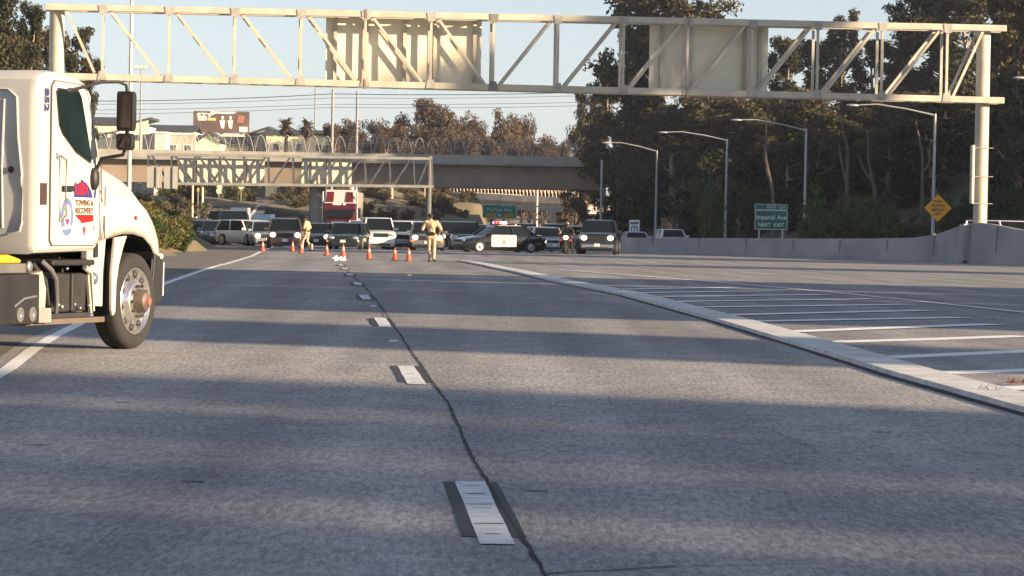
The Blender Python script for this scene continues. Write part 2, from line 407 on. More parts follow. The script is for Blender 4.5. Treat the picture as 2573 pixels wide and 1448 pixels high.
ck = [(1372, 1448), (1345, 1405), (1318, 1360), (1300, 1335), (1270, 1290), (1240, 1240), (1215, 1195), (1196, 1165), (1176, 1130), (1162, 1095), (1155, 1075), (1140, 1045), (1127, 1015), (1107, 990), (1090, 965),
      (1072, 938), (1055, 912), (1040, 893), (1022, 867), (1003, 838), (985, 815), (968, 788), (955, 768), (940, 748), (922, 728), (905, 712), (893, 700), (880, 688), (868, 672), (862, 664)]
cg = [G(*p) for p in ck]; cg = [cg[0] + (cg[0] - cg[1]) * 6] + cg
ribbon(crk, dens(cg, .2), [.022] * len(dens(cg, .2)), .010, .006, rd)
for a, b, w in [((1374, 1443), (1700, 1425), .02), ((1700, 1425), (2040, 1418), .012), ((0, 1036), (330, 1034), .012), ((1920, 1075), (2000, 1108), .006), ((2000, 1108), (2060, 1140), .004), ((1925, 1238), (2010, 1242), .015),
                ((1130, 1018), (1400, 1024), .006), ((1260, 1163), (1310, 1160), .012)]:
    ribbon(crk, dens([G(*a), G(*b)], .15), w, .011, .015, rd)
for px, py in [(290, 1012), (455, 1212), (75, 1120), (2200, 1087), (1320, 1235)]:
    A = G(px, py); ribbon(crk, [A, A + Vector((.06, .03, 0)), A + Vector((.12, .02, 0))], .04, .011)
tag(blk.build('black_contrast_strips', M_black), kind='structure')
tag(crk.build('road_cracks', M_crack_shade), kind='structure')
# raised pale kerb strip between the lane and the striped gore
lo = [(1151, 657), (1214, 669), (1386, 709), (1558, 743), (1815, 815), (2073, 894), (2230, 944), (2411, 995), (2573, 1041)]
up = [(1146, 655), (1230, 664), (1375, 682), (1466, 714), (1587, 734), (1810, 792), (2016, 843), (2216, 895), (2394, 941), (2573, 986)]
low = [G(*p) for p in lo]; dd = (low[-1] - low[-2]); low.append(low[-1] + dd * 8)
low = dens(low, 2.0)
kb = MB(); prev = None; gp = MB(); gprev = None
for i, p in enumerate(low):
    d = low[min(i + 1, len(low) - 1)] - low[max(i - 1, 0)]; d.z = 0; d.normalize(); n = Vector((-d.y, d.x, 0))
    if n.x < 0: n = -n
    z = gz(p.y); w = .58
    sec = [p + n * .02, p + n * .035, p + n * (w - .05), p + n * w]; hs = [0., .05, .05, .0]
    R = [kb.vert((q.x, q.y, z + h)) for q, h in zip(sec, hs)]
    g = [gp.vert((q.x, q.y, z + h)) for q, h in ((p - n * (.06 + .02 * rd.random()), .006), (p + n * .03, .006))]
    if prev:
        for k in range(3): kb.face((prev[k], prev[k + 1], R[k + 1], R[k]))
        gp.face((gprev[0], gprev[1], g[1], g[0]))
    prev = R; gprev = g
tag(kb.build('kerb', mat('painted_kerb', (.58, .58, .56), .8, var=.22, vscale=2.5, detail=10, bump=.3, bscale=20)), kind='structure')
tag(gp.build('kerb_shadow_strip', M_crack_shade), kind='structure')  # dark strip along the kerb foot, painting the shadow under its raised edge
# weeds growing by the painted shadow strip of the kerb
def tuft(name, c, n, r, h, m, seed, label, cat):
    rr = random.Random(seed); b = MB()
    for _ in range(n):
        a = rr.uniform(0, 6.28); l = rr.uniform(.4, 1) * h; o = Vector((rr.uniform(-r, r), rr.uniform(-r, r), 0)); t = o + Vector((math.cos(a) * l, math.sin(a) * l, l * rr.uniform(.3, 1)))
        s = Vector((-math.sin(a), math.cos(a), 0)) * .012
        b.poly([o - s, o + s, t])
    o = b.build(name, m); o.location = c; tag(o, label, cat); return o
# raised reflective markers
def marker_mb():
    b = MB(); b.loft([[(-.05, -.05, 0), (.05, -.05, 0), (.05, .05, 0), (-.05, .05, 0)], [(-.045, -.03, .018), (.045, -.03, .018), (.045, .03, .018), (-.045, .03, .018)]]); return b
M_mark = mat('marker_white', (.8, .8, .78), .4)
ml = ['small white reflective marker beside the black crack, between the second and third dashes', 'small white reflective marker between the third and fourth dashes of the lane line',
      'tiny white reflective marker alone in the middle of the lane before the cones']
mm0 = None
for i, (px, py) in enumerate([(988, 860), (938, 771), (1028, 693)]):
    p = G(px, py); p.z = gz(p.y) + .006
    if mm0 is None: mm0 = marker_mb().build('road_marker', M_mark, bevel=.004); mm0.location = p; tag(mm0, ml[i], 'road marker', 'reflective markers on the lane line')
    else:
        c = mm0.copy(); COL.objects.link(c); c.location = p; c['label'] = ml[i]

M_weed = mat('dry_weed', (.22, .17, .07), .9, var=.3)
p = G(2478, 992); p.z = gz(p.y); tuft('weed_tuft', p, 60, .12, .11, M_weed, 1, 'small dry weed tuft growing by the painted shadow strip of the kerb', 'weed')
p = G(2556, 968); p.z = gz(p.y) + .02; tuft('dry_leaf_litter', p, 26, .10, .08, mat('dry_leaf', (.30, .12, .05), .9, var=.3), 2, 'small brown dead leaves lying on the kerb at the right edge', 'leaf litter')
def inv(t): return (Matrix.Translation(t.location) @ Matrix.Rotation(t.rotation_euler[2], 4, 'Z')).inverted()
# ================================================================== GANTRIES
M_galv = mat('galvanised_steel', (.50, .455, .36), .6, .1, var=.14, vscale=1.2, bump=.05)
M_steel2 = mat('weathered_steel_paint', (.30, .29, .26), .6, .1, var=.2, vscale=1.)
M_panel = mat('bare_aluminium_sign_back', (.80, .74, .56), .6, .05, var=.10, vscale=.6, detail=6)
M_conc = mat('cast_concrete', (.36, .33, .30), .9, var=.16, vscale=.8, bump=.25, bscale=8, detail=8)
A0, B0 = P(140, 20, 173), P(2490, 72, 178)
gdir = Vector((B0.x - A0.x, B0.y - A0.y, 0)).normalized(); gnor = Vector((-gdir.y, gdir.x, 0))     # away from the camera
def gp_(px, py, off=0.):
    """point on the front plane of the gantry under a bearing"""
    r = ray(px, py); o = Vector((0, 0, CAMH)); A = Vector((A0.x, A0.y, 0)) + gnor * off
    t = (A - o).dot(gnor) / r.dot(gnor); return o + r * t
GL = thing('highway_sign_gantry', 'large pale steel truss gantry spanning the whole road in front', 'gantry', (B0.x, B0.y, gz(178)))
IM = inv(GL); DEP = 1.25
ends_t = [gp_(112, 8 + 9), gp_(2528, 72)]; ends_b = [gp_(128, 191), gp_(2522, 253)]
def chord(pa, pb, off, w):
    b = MB(IM); n = 12
    b.beam(pa + gnor * off, pb + gnor * off, w, w); return b.build('truss_chord', M_galv, GL, bevel=.03)
for off in (0, DEP):
    chord(ends_t[0], ends_t[1], off, .33); chord(ends_b[0], ends_b[1], off, .33)
def tz_(px): return ends_t[0].lerp(ends_t[1], (px - 112) / (2528 - 112.))
vs = [258, 425, 590, 756, 918, 1083, 1240, 1402, 1567, 1728, 1890, 2055, 2217, 2380]
def ch(px, top):
    a, b = (ends_t if top else ends_b); q = gp_(px, 100); u = (q - a).dot(gdir) / (b - a).dot(gdir); return a.lerp(b, u)
for off in (0, DEP):
    for px in vs:
        b = MB(IM); b.beam(ch(px, 1) + gnor * off, ch(px, 0) + gnor * off, .125, .15, up=gnor); b.build('truss_upright', M_galv, GL)
    allv = [150] + vs + [2485]
    for i in range(len(allv) - 1):
        a, c = allv[i], allv[i + 1]
        if c <= 1240: pa, pb = ch(a + 12, 1), ch(c - 14, 0)
        else: pa, pb = ch(a + 14, 0), ch(c - 12, 1)
        b = MB(IM); b.beam(pa + gnor * (off + .01), pb + gnor * (off + .01), .13, .13, up=gnor); b.build('truss_diagonal', M_galv, GL)
for px in [150] + vs + [2485]:
    for t in (1, 0):
        b = MB(IM); q = ch(px, t); b.beam(q, q + gnor * DEP, .12, .12); b.build('truss_cross_bar', M_galv, GL)
for px, r in ((142, .38), (2479, .36)):
    q = ch(px, 1) + gnor * DEP * .5; z0 = tz(q.x, q.y) - .5
    b = MB(IM); b.cyl((q.x, q.y, z0), (q.x, q.y, q.z - .1), r, n=24); o = b.build('post', M_galv, GL, auto=40)
    b = MB(IM); b.cyl((q.x, q.y, z0 + .2), (q.x, q.y, z0 + .75), r + .12, n=24); b.build('base_flange', M_galv, GL, auto=40)
M_gus = mat('gusset_steel', (.36, .34, .30), .6, .1, var=.2, vscale=3)
for px in vs + [1240]:
    for tt in (1, 0):
        q = ch(px, tt); a = gnor * -.19; w_ = gdir * .24; h_ = Vector((0, 0, .20 * (-1 if tt else 1))); e = Vector((0, 0, .14 * (1 if tt else -1))); gs = MB(IM)
        gs.loft([[q + a - w_ + e, q + a + w_ + e, q + a + w_ * .7 + h_ * 1.5, q + a - w_ * .7 + h_ * 1.5], [q + a - w_ + e - gnor * .012, q + a + w_ + e - gnor * .012, q + a + w_ * .7 + h_ * 1.5 - gnor * .012, q + a - w_ * .7 + h_ * 1.5 - gnor * .012]])
        gs.build('gusset_plate', M_gus, GL)
for px in (918, 1728):
    for tt in (1, 0):
        q = ch(px, tt); MB(IM).beam(q - gdir * .05, q + gdir * .05, .46, .46).build('splice_flange', mat('rusty_flange', (.28, .19, .13), .8, var=.3, vscale=3), GL)
# cable pipe and bolts beside the right post
q = ch(2452, 1) + gnor * .2; za, zb = P(2455, 365, 178).z, P(2452, 512, 178).z
b = MB(IM); b.cyl((q.x, q.y, zb), (q.x, q.y, za), .12, n=12); b.build('cable_box', M_galv, GL, auto=40)
for py in (372, 444, 512):
    z = P(2478, py, 178).z; b = MB(IM); b.beam((q.x - .1, q.y + .1, z), (q.x + 1.1, q.y + .1, z), .03, .03); b.build('clamp_band', M_galv, GL)

def overhead(name, lab, x0, x1, y0, y1, off, mounts, seams):
    a, b_, = gp_(x0, y1, off), gp_(x1, y1, off); top = gp_(x0, y0, off).z; zb = a.z
    a = Vector((a.x, a.y, 0)); b_ = Vector((b_.x, b_.y, 0)); sl_ = (P(x1, y1, 175).z - P(x0, y1, 175).z) * 0
    c = (a + b_) / 2; t = thing(name, lab, 'overhead sign', (c.x, c.y, zb), math.atan2(gdir.y, gdir.x), 'overhead signs on the near gantry')
    L = (b_ - a).length; H = top - zb
    p = MB().b2((-L / 2, 0, 0), (L / 2, .05, H)).build('sign_panel', M_panel, t, bevel=.01)
    for s in seams: MB().b2((-L / 2 + .03, -.012, H * s), (L / 2 - .03, -.002, H * s + .035)).build('panel_rail', M_panel, t)
    for mx in mounts:
        xx = -L / 2 + L * mx; bb = MB(); bb.b2((xx - .09, -.20, -.1), (xx + .09, -.185, H + .1)); bb.b2((xx - .01, -.184, -.1), (xx + .01, -.022, H + .1)); bb.b2((xx - .09, -.021, -.1), (xx + .09, -.013, H + .1))
        bb.build('mounting_beam', M_galv, t)
    g = MB().b2((-L / 2, .052, 0), (L / 2, .058, H)).build('sign_face', mat('green_sign_sheet', (.006, .13, .08), .4, var=.05), t)
    return t
overhead('overhead_sign', 'wider sign seen from its bare back, left of the middle of the near gantry', 817, 1208, 40, 208, DEP + .45, [.06, .26, .505, .70, .955], [.56, .3, .8])
overhead('overhead_sign', 'narrower sign seen from its bare back, right of the middle of the near gantry', 1630, 1928, 62, 228, DEP + .45, [.1, .34, .8, .93], [.47])

# ---- second gantry, in front of the overpass
D2 = 306.
def p2(px, py, d=D2): return P(px, py, d)
G2 = thing('far_sign_gantry', 'darker truss gantry on a single post, in front of the concrete overpass', 'gantry', (p2(1078, 390).x, D2, gz(D2))); I2 = inv(G2)
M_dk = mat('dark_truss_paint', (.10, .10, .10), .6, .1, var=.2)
T0, T1, L0, L1 = p2(372, 388), p2(1086, 399), p2(372, 461), p2(1090, 469)
for off in (0, 1.4):
    o3 = Vector((0, off, 0))
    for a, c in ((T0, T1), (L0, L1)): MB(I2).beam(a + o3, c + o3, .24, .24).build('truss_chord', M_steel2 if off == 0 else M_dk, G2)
    v2 = [372, 430, 490, 551, 612, 673, 735, 794, 854, 916, 978, 1039, 1084]
    for px in v2:
        u = (px - 372) / 714.; MB(I2).beam(T0.lerp(T1, u) + o3, L0.lerp(L1, u) + o3, .12, .12).build('truss_upright', M_dk, G2)
    for a, c in zip(v2, v2[1:]):
        ua, uc = (a - 366) / 714., (c - 378) / 714.
        if c < 640: pa, pb = T0.lerp(T1, ua), L0.lerp(L1, uc)
        else: pa, pb = L0.lerp(L1, ua), T0.lerp(T1, uc)
        MB(I2).beam(pa + o3, pb + o3, .10, .10).build('truss_diagonal', M_dk, G2)
q = p2(1078, 395); MB(I2).cyl((q.x, D2 + .7, gz(D2) - .2), (q.x, D2 + .7, q.z + .1), .27, n=16).build('post', M_dk, G2, auto=40)
def sign2(lab, x0, x1, y0, y1, off, name='overhead_sign', grp='overhead signs on the far gantry', m=None, ks=(-.6, 0, .6)):
    a, c = p2(x0, y1, D2 + off), p2(x1, y1, D2 + off); top = p2(x0, y0, D2 + off).z
    t = thing(name, lab, 'overhead sign', ((a.x + c.x) / 2, D2 + off, a.z), 0, grp); w = (c.x - a.x) / 2
    MB().b2((-w, 0, 0), (w, .06, top - a.z)).build('sign_panel', m or M_panel, t)
    for k in ks: MB().b2((k * w - .05, -.1, .02), (k * w + .05, -.003, top - a.z - .02)).build('mounting_beam', M_steel2, t)
sign2('long pale sign back behind the left half of the far gantry', 446, 664, 397, 462, 1.9)
sign2('short pale sign back behind the middle of the far gantry', 757, 883, 398, 461, 1.9)
sign2('leftmost small grey sign back hanging at the left end of the far gantry', 369, 406, 419, 472, -.5, m=mat('grey_sign_back', (.40, .38, .33), .7, var=.1), ks=(.3,))
sign2('small grey sign back right of the gap, left end of the far gantry', 412, 446, 419, 474, -.5, m=mat('grey_sign_back'), ks=(.3,))

# ================================================================== OVERPASS
D3 = 345.
OV = thing('concrete_overpass', 'long concrete overpass crossing above the stopped traffic', 'overpass', (P(900, 392, D3).x, D3, gz(D3))); I3 = inv(OV)
zt = P(940, 386, D3).z; zb_ = P(940, 405, D3).z; zg = P(940, 468, D3).z
xl, xr = X(-700, D3), X(1516, D3)
M_ov = mat('overpass_concrete', (.30, .235, .175), .9, var=.22, vscale=.35, bump=.2, bscale=3, detail=8)
b = MB(I3); sec = [(D3 - .3, zb_), (D3 - .3, zt), (D3 - .0, zt + .0), (D3 + .05, zb_ + .05)]
b.prism([(y, z) for y, z in sec], 0, xl, xr).build('parapet', mat('parapet_concrete', (.40, .37, .32), .9, var=.12, vscale=1.), OV)
MB(I3).prism([(y, z) for y, z in [(D3 + 13.7, zb_ - .3), (D3 + 13.7, zt), (D3 + 14, zt), (D3 + 14, zb_ - .3)]], 0, xl, xr).build('parapet', MATS['parapet_concrete'], OV)
MB(I3).b2((xl, D3 - .28, zb_ - .22), (xr, D3 + 13.9, zb_ - .01)).build('deck_slab', M_conc, OV)
for yy in (D3 + .9, D3 + 4.5, D3 + 8.5, D3 + 12): MB(I3).b2((xl, yy, zg), (xr, yy + .5, zb_ - .225)).build('girder', M_ov, OV)
MB(I3).b2((xl, D3 + 1.41, zg + .2), (xr, D3 + 11.99, zg + .35)).build('soffit', M_conc, OV)
for px in (792,):
    xx = X(px, D3 + 3); MB(I3).cyl((xx, D3 + 3, gz(D3) - .5), (xx, D3 + 3, zg + .3), .62, n=20).build('column', M_conc, OV, auto=40)
    MB(I3).cyl((xx, D3 + 9, gz(D3) - .5), (xx, D3 + 9, zg + .3), .62, n=20).build('column', M_conc, OV, auto=40)
# arched hoops of the overpass fence
M_hoop = mat('fence_hoop_steel', (.52, .50, .46), .5, .3, var=.1)
FN = thing('arched_fence', 'fence of tall arched steel hoops along the top of the overpass', 'fence', (P(900, 392, D3).x, D3, zt)); I4 = inv(FN)
x = X(205, D3); xe = X(1520, D3); pit = 33.2 * D3 / F; rh = random.Random(2)
wires = MB(I4)
while x < xe:
    ht = 1.62; pts = []
    for k in range(13):
        u = k / 12.; pts.append((x + pit * (u * .92 + .04), D3 - .12 - .55 * math.sin(u * 3.1416), zt + ht * (1 - abs(2 * u - 1) ** 2.3)))
    MB(I4).tube(pts, .035, 5).build('fence_hoop', M_hoop, FN)
    x += pit
for k in range(9):
    z = zt + .15 + k * .16; wires.beam((X(205, D3), D3 - .14, z), (xe, D3 - .14, z), .012, .012)
n = int((xe - X(205, D3)) / .35)
for k in range(n): xx = X(205, D3) + k * .35; wires.beam((xx, D3 - .12, zt), (xx, D3 - .12, zt + 1.35), .012, .012)
wires.build('wire_netting', M_hoop, FN)

# ================================================================== SECOND BRIDGE, far right sign truss
a5, b5 = P(1130, 497, 425), P(1470, 516, 405)
BR = thing('far_bridge', 'sunlit bridge with a looped railing seen under the overpass', 'bridge', (a5.x, a5.y, gz(425))); I5 = inv(BR)
M_br = mat('pale_bridge_concrete', (.74, .60, .46), .9, var=.18, vscale=.6)
da = (b5 - a5); da.z = 0; da.normalize(); na = Vector((-da.y, da.x, 0))
def bxw(p0, p1, z0, z1, o0, o1, nm, m, par, I):
    b = MB(I); R = []
    for p in (p0, p1): R.append([(p + na * o0).xy[:] + (z0 + p.z,), (p + na * o1).xy[:] + (z0 + p.z,), (p + na * o1).xy[:] + (z1 + p.z,), (p + na * o0).xy[:] + (z1 + p.z,)])
    b.loft(R); return b.build(nm, m, par)
bxw(a5, b5, 0, .75, 0, .3, 'parapet', M_br, BR, I5)
bxw(a5, b5, -1.0, -.01, .35, 8, 'girder', M_conc, BR, I5)
q = a5 - da * 1.0
b = MB(I5); b.loft([[(q + na * .2).xy[:] + (q.z + z,) for z in (.7,)] + [(q + da * 5.6 + na * .2).xy[:] + (q.z + .5,), (q + da * 3.6 + na * .2).xy[:] + (q.z - 2.2,), (q + da * 1.6 + na * .2).xy[:] + (q.z - 2.2,)],
            [(q + na * 7.8).xy[:] + (q.z + .7,), (q + da * 5.6 + na * 7.8).xy[:] + (q.z + .5,), (q + da * 3.6 + na * 7.8).xy[:] + (q.z - 2.2,), (q + da * 1.6 + na * 7.8).xy[:] + (q.z - 2.2,)]])
b.build('abutment', M_br, BR)
n = 38; Lb = (b5 - a5).xy.length
for k in range(n):
    s = Lb * k / n; pts = [a5 + da * (s + Lb / n * u) + Vector((0, 0, (b5.z - a5.z) * (s / Lb) + .75 + 1.05 * (1 - abs(2 * u - 1) ** 2.3))) + na * (.1 - .2 * math.sin(u * 3.14)) for u in [j / 8. for j in range(9)]]
    MB(I5).tube(pts, .045, 4).build('railing_hoop', M_br, BR)
# green sign on its truss
D6 = 372.
t = thing('exit_sign', 'green overhead exit sign with yellow panels above the police car', 'exit sign', P(1255, 549, D6), 0); pz = P(1255, 549, D6)
w = (X(1299, D6) - X(1213, D6)) / 2; hh = P(1255, 514, D6).z - pz.z
M_green = mat('green_sign_sheet'); M_sw = mat('white_sign_sheet', (.75, .78, .74), .5, var=.05); M_yel = mat('yellow_sign_sheet', (.75, .50, .02), .45, var=.05)
M_gr2 = mat('bright_green_sheet', (.01, .28, .20), .4, var=.08)
def rrect(b, x0, x1, z0, z1, y, r, th=.02):
    pts = []
    for cx, cz, a0 in ((x1 - r, z1 - r, 0), (x0 + r, z1 - r, 90), (x0 + r, z0 + r, 180), (x1 - r, z0 + r, 270)):
        for k in range(5): a = rad(a0 + k * 22.5); pts.append((cx + r * math.cos(a), cz + r * math.sin(a)))
    b.prism(pts, 1, y, y + th); return b
rrect(MB(), -w, w, 0, hh, .0, .18, .05).build('sign_border', M_sw, t)
rrect(MB(), -w + .08, w - .08, .08, hh - .08, -.02, .14, .015).build('sign_face', M_gr2, t)
for s in (-1, 1): rrect(MB(), s * .95 - .52, s * .95 + .52, .16, .56, -.04, .06, .015).build('yellow_panel', M_yel, t)
FR = lambda o: frame(o, (1, 0, 0), (0, 0, 1))
M_ink = mat('black_sign_ink', (.02, .02, .02), .5, var=.05)
text('EXIT', .36, FR((-.95, -.045, .36)), M_ink, t); text('ONLY', .36, FR((.95, -.045, .36)), M_ink, t)
text('Market Ave', .58, FR((0, -.03, .93)), M_sw, t); text('EXIT 13A', .3, FR((.75, -.03, 1.3)), M_sw, t)
MB().prism([(-.12, .5), (.12, .5), (.12, .36), (.25, .36), (0, .14), (-.25, .36), (-.12, .36)], 1, -.04, -.025).build('arrow', M_sw, t)
t = thing('short_sign_truss', 'short pale truss holding the green exit sign', 'gantry', (X(1392, D6), D6 + .5, gz(D6))); I6 = inv(t)
M_pt = mat('pale_truss_paint', (.74, .62, .50), .6, .1, var=.1)
def bm6(a, c, w_, nm): MB(I6).beam(a, c, w_, w_).build(nm, M_pt, t)
u0, u1, l0, l1 = P(1225, 517, D6 + .5), P(1396, 520, D6 + .5), P(1225, 549, D6 + .5), P(1396, 553, D6 + .5)
bm6(u0, u1, .16, 'truss_chord'); bm6(l0, l1, .16, 'truss_chord')
for k in range(7):
    ua, ub = k / 6., (k + .85) / 6.
    bm6(u0.lerp(u1, ua), l0.lerp(l1, ua), .1, 'truss_upright')
    if k < 6: bm6(l0.lerp(l1, ua + .01), u0.lerp(u1, ub), .1, 'truss_diagonal')
q = P(1389, 520, D6 + .5); MB(I6).cyl((q.x, D6 + .5, gz(D6) - .3), (q.x, D6 + .5, q.z), .3, n=14).build('post', M_pt, t)

# ================================================================== BARRIER
BW = thing('concrete_barrier', 'long shaded concrete barrier with a raised hump at the gantry post', 'barrier', (16, 196, gz(196))); I7 = inv(BW)
cA, cB = G(1555, 634), G(2573, 665); cA.y = 213; cA.x = X(1555, 213); cB.y = 173.5; cB.x = X(2573, 173.5)
dB = (cB - cA); dB.z = 0; LB = dB.length; dB.normalize(); nB = Vector((-dB.y, dB.x, 0)); 
if nB.y < 0: nB = -nB
topline = [(1555, 597), (1700, 598), (1900, 599), (2100, 600), (2230, 599), (2290, 597), (2340, 590), (2390, 572), (2420, 562), (2450, 560), (2480, 563), (2530, 573), (2573, 581), (2700, 600)]
def bpt(px, off=0.):
    r = ray(px, 600); A = Vector((cA.x, cA.y, 0)) + nB * off; o = Vector((0, 0, CAMH)); tt = (A - o).dot(Vector((nB.x, nB.y, 0))) / (r.x * nB.x + r.y * nB.y); return o + r * tt
b = MB(I7); pr = None
pxs = list(range(1555, 2330, 35)) + list(range(2330, 2600, 10)) + [2640, 2700]
for px in pxs:
    q = bpt(px); ty = np.interp(px, [a for a, c in topline], [c for a, c in topline]); ztp = P(px, ty, q.y).z; g = gz(q.y)
    sec = [(0, g - .3), (.0, g + .08), (.10, g + .33), (.22, ztp - .02), (.24, ztp), (.46, ztp), (.62, g + .3), (.7, g - .3)]
    R = [b.vert((q.x + nB.x * o, q.y + nB.y * o, z)) for o, z in sec]
    if pr: b.skin(pr, R)
    else: b.face(R[::-1])
    pr = R
b.face(pr)
M_bar = mat('barrier_concrete', (.33, .33, .33), .9, var=.22, vscale=.5, bump=.2, bscale=5, detail=8)
b.build('barrier_wall', M_bar, BW, auto=30)
q = bpt(2424); b = MB(I7); zt7 = P(2424, 563, q.y).z
R = Matrix((dB, nB, Vector((0, 0, 1)))).transposed(); b.box((q.x - nB.x * .02, q.y - nB.y * .02, (gz(q.y) + zt7) / 2), (.42, .36, zt7 - gz(q.y)), R); b.build('pilaster', M_bar, BW, bevel=.02)
M_jt = mat('joint_dark', (.27, .27, .275), .9, var=.2)
for px in list(range(1640, 2360, 118)) + [2505]:
    q = bpt(px, .165); ty = np.interp(px, [a for a, c in topline], [c for a, c in topline]); zz = P(px, ty, q.y).z - .02; MB(I7).box((q.x, q.y, (gz(q.y) + .3 + zz) / 2), (.025, .14, zz - gz(q.y) - .3), R).build('expansion_joint', M_jt, BW)
q = bpt(2425, -.25); MB(I7).box((q.x, q.y, gz(q.y) + .06), (.3, .1, .12), R).build('drain_hole', M_black, BW)

# ================================================================== LAMP POSTS
M_lamp = mat('galvanised_lamp_steel', (.42, .43, .42), .5, .4, var=.12)
def street_lamp(lab, px, ptop, arm, d, bx=None, r=.1, group='street lamps along the wooded right side'):
    top = P(px, ptop, d); z0 = tz(top.x, top.y) - .3; bxx = top.x
    t = thing('street_lamp', lab, 'street lamp', (bxx, d, z0), 0, group); I = inv(t)
    MB(I).tube([(bxx, d, z0), (top.x, d, top.z)], [r * 1.3, r * .75], 10).build('pole', M_lamp, t, auto=40)
    ax, ay = arm; e = P(ax, ay, d); pts = [Vector((top.x, d, top.z - .1)), top.lerp(e, .35) + Vector((0, 0, .12)), top.lerp(e, .7) + Vector((0, 0, .22)), e + Vector((.4, 0, .03))]
    MB(I).tube(pts, [.055, .05, .045, .04], 8).build('arm', M_lamp, t, auto=40)
    b = MB(I); b.ell((e.x, d, e.z), (.42, .17, .09)); b.build('lamp_head', M_lamp, t, smooth=True)
street_lamp('lamp post nearest the diamond sign, its arm just under the gantry', 2350, 286, (2142, 265), 215)
street_lamp('lamp post beside the green roadside sign, second from the right', 2026, 325, (1850, 302), 255)
street_lamp('lamp post left of the green roadside sign, arm pointing left', 1827, 350, (1666, 333), 285)
street_lamp('lamp post beside the small white sign, with a faint arm', 1651, 378, (1522, 359), 318)
q = P(1513, 402, 335); t = thing('slim_pole', 'bare slim pole at the right end of the overpass', 'pole', (q.x, 335, tz(q.x, 335) - .3)); I = inv(t)
MB(I).cyl((q.x, 335, t.location.z), (q.x, 335, q.z), .13, n=10).build('pole', M_lamp, t)
q = P(332, -60, 232); t = thing('tall_light_pole', 'tall pale light pole rising beside the white truck mirror', 'light pole', (X(324, 232), 232, tz(X(324, 232), 232) - .5)); I = inv(t)
MB(I).tube([(q.x, 232, t.location.z), (q.x, 232, q.z)], [.16, .10], 12).build('pole', mat('cream_pole_paint', (.62, .58, .48), .5, var=.1), t, auto=40)
MB(I).cyl((q.x, 232, t.location.z), (q.x, 232, t.location.z + .9), .24, n=12).build('base_flange', M_lamp, t, auto=40)
MB(I).tube([(q.x, 232, q.z), (q.x + 1.5, 231, q.z + .5), (q.x + 3.4, 230, q.z + .6)], .05, 8).build('arm', M_lamp, t, auto=40)
MB(I).ell((q.x + 3.6, 230, q.z + .6), (.42, .17, .09)).build('lamp_head', M_lamp, t, smooth=True)
q = P(1350, 472, 396); t = thing('lamp_post', 'sunlit slim lamp post in front of the far bridge', 'lamp post', (q.x, 396, gz(396))); I = inv(t)
MB(I).cyl((q.x, 396, gz(396)), (q.x, 396, q.z), .12, n=8).build('pole', M_pt, t)
MB(I).tube([(q.x, 396, q.z), (q.x - .9, 396, q.z + .15), (q.x - 2, 396, q.z + .25)], .06, 6).build('arm', M_pt, t)
# lamp head reaching in from off-frame right
street_lamp('lamp whose bright head reaches in at the right edge of the photo', 2790, 215, (2562, 196), 200)
# small posts on the left slope
for px, y0, y1, d, lab, m, w in [(484, 466, 596, 300, 'thin pinkish post standing on the dirt slope left of the ramp', mat('pink_post', (.62, .45, .36), .6, var=.1), .1),
                              (509, 470, 528, 330, 'thin pale green post standing on the grassy slope left of the ramp', mat('pale_green_post', (.55, .62, .40), .6, var=.1), .11)]:
    a = P(px, y0, d); z = tz(a.x, d); t = MB().cyl((0, 0, -.3), (0, 0, a.z - z), w, n=8).build('marker_post', m); t.location = (a.x, d, z); tag(t, lab, 'post')
# road signs on the slope, seen from behind or small
def small_sign(name, lab, px, py, wpx, hpx, d, m, foot=None, cat='sign', shape='rect', post=True):
    c = P(px, py, d); s = d / F; z = tz(c.x, d); t = thing(name, lab, cat, (c.x, d, z)); w, h = wpx * s / 2, hpx * s / 2; zc = c.z - z
    b = MB()
    if shape == 'rect': rrect(b, -w, w, zc - h, zc + h, 0, min(w, h) * .15, .03)
    elif shape == 'diamond': b.prism([(0, zc - h), (w, zc), (0, zc + h), (-w, zc)], 1, 0, .03)
    elif shape == 'round': b.prism([(w * math.cos(k * .3927), zc + h * math.sin(k * .3927)) for k in range(16)], 1, 0, .03)
    elif shape == 'tri': b.prism([(-w, zc + h), (w, zc + h), (w * .25, zc - h * .6), (-w * .25, zc - h * .6)], 1, 0, .03)
    b.build('sign_panel', m, t)
    if post: MB().b2((-.05, .035, -.4), (.05, .12, zc + h * .8)).build('post', M_lamp, t)
    return t, w, h, zc
small_sign('round_sign', 'round grey sign back on the slope below the far gantry', 550, 480, 13, 16, 390, M_panel, shape='round')
small_sign('sign_board', 'pale yellow T-shaped sign post beside the curved ramp', 606, 474, 18, 9, 400, mat('pale_yellow_board', (.7, .62, .35), .6, var=.1), shape='tri')
small_sign('marker_sign', 'small orange-lit marker sign between the two thin posts', 498, 477, 5, 10, 330, mat('orange_marker', (.75, .35, .15), .6, var=.1))
small_sign('curved_marker', 'pale leaning marker post on the embankment under the overpass', 985, 487, 7, 30, 392, M_pt)
small_sign('narrow_marker', 'narrow orange-lit marker plate beside the dark gantry post', 1070, 484, 7, 26, 392, mat('orange_plate', (.72, .42, .25), .6, var=.1))
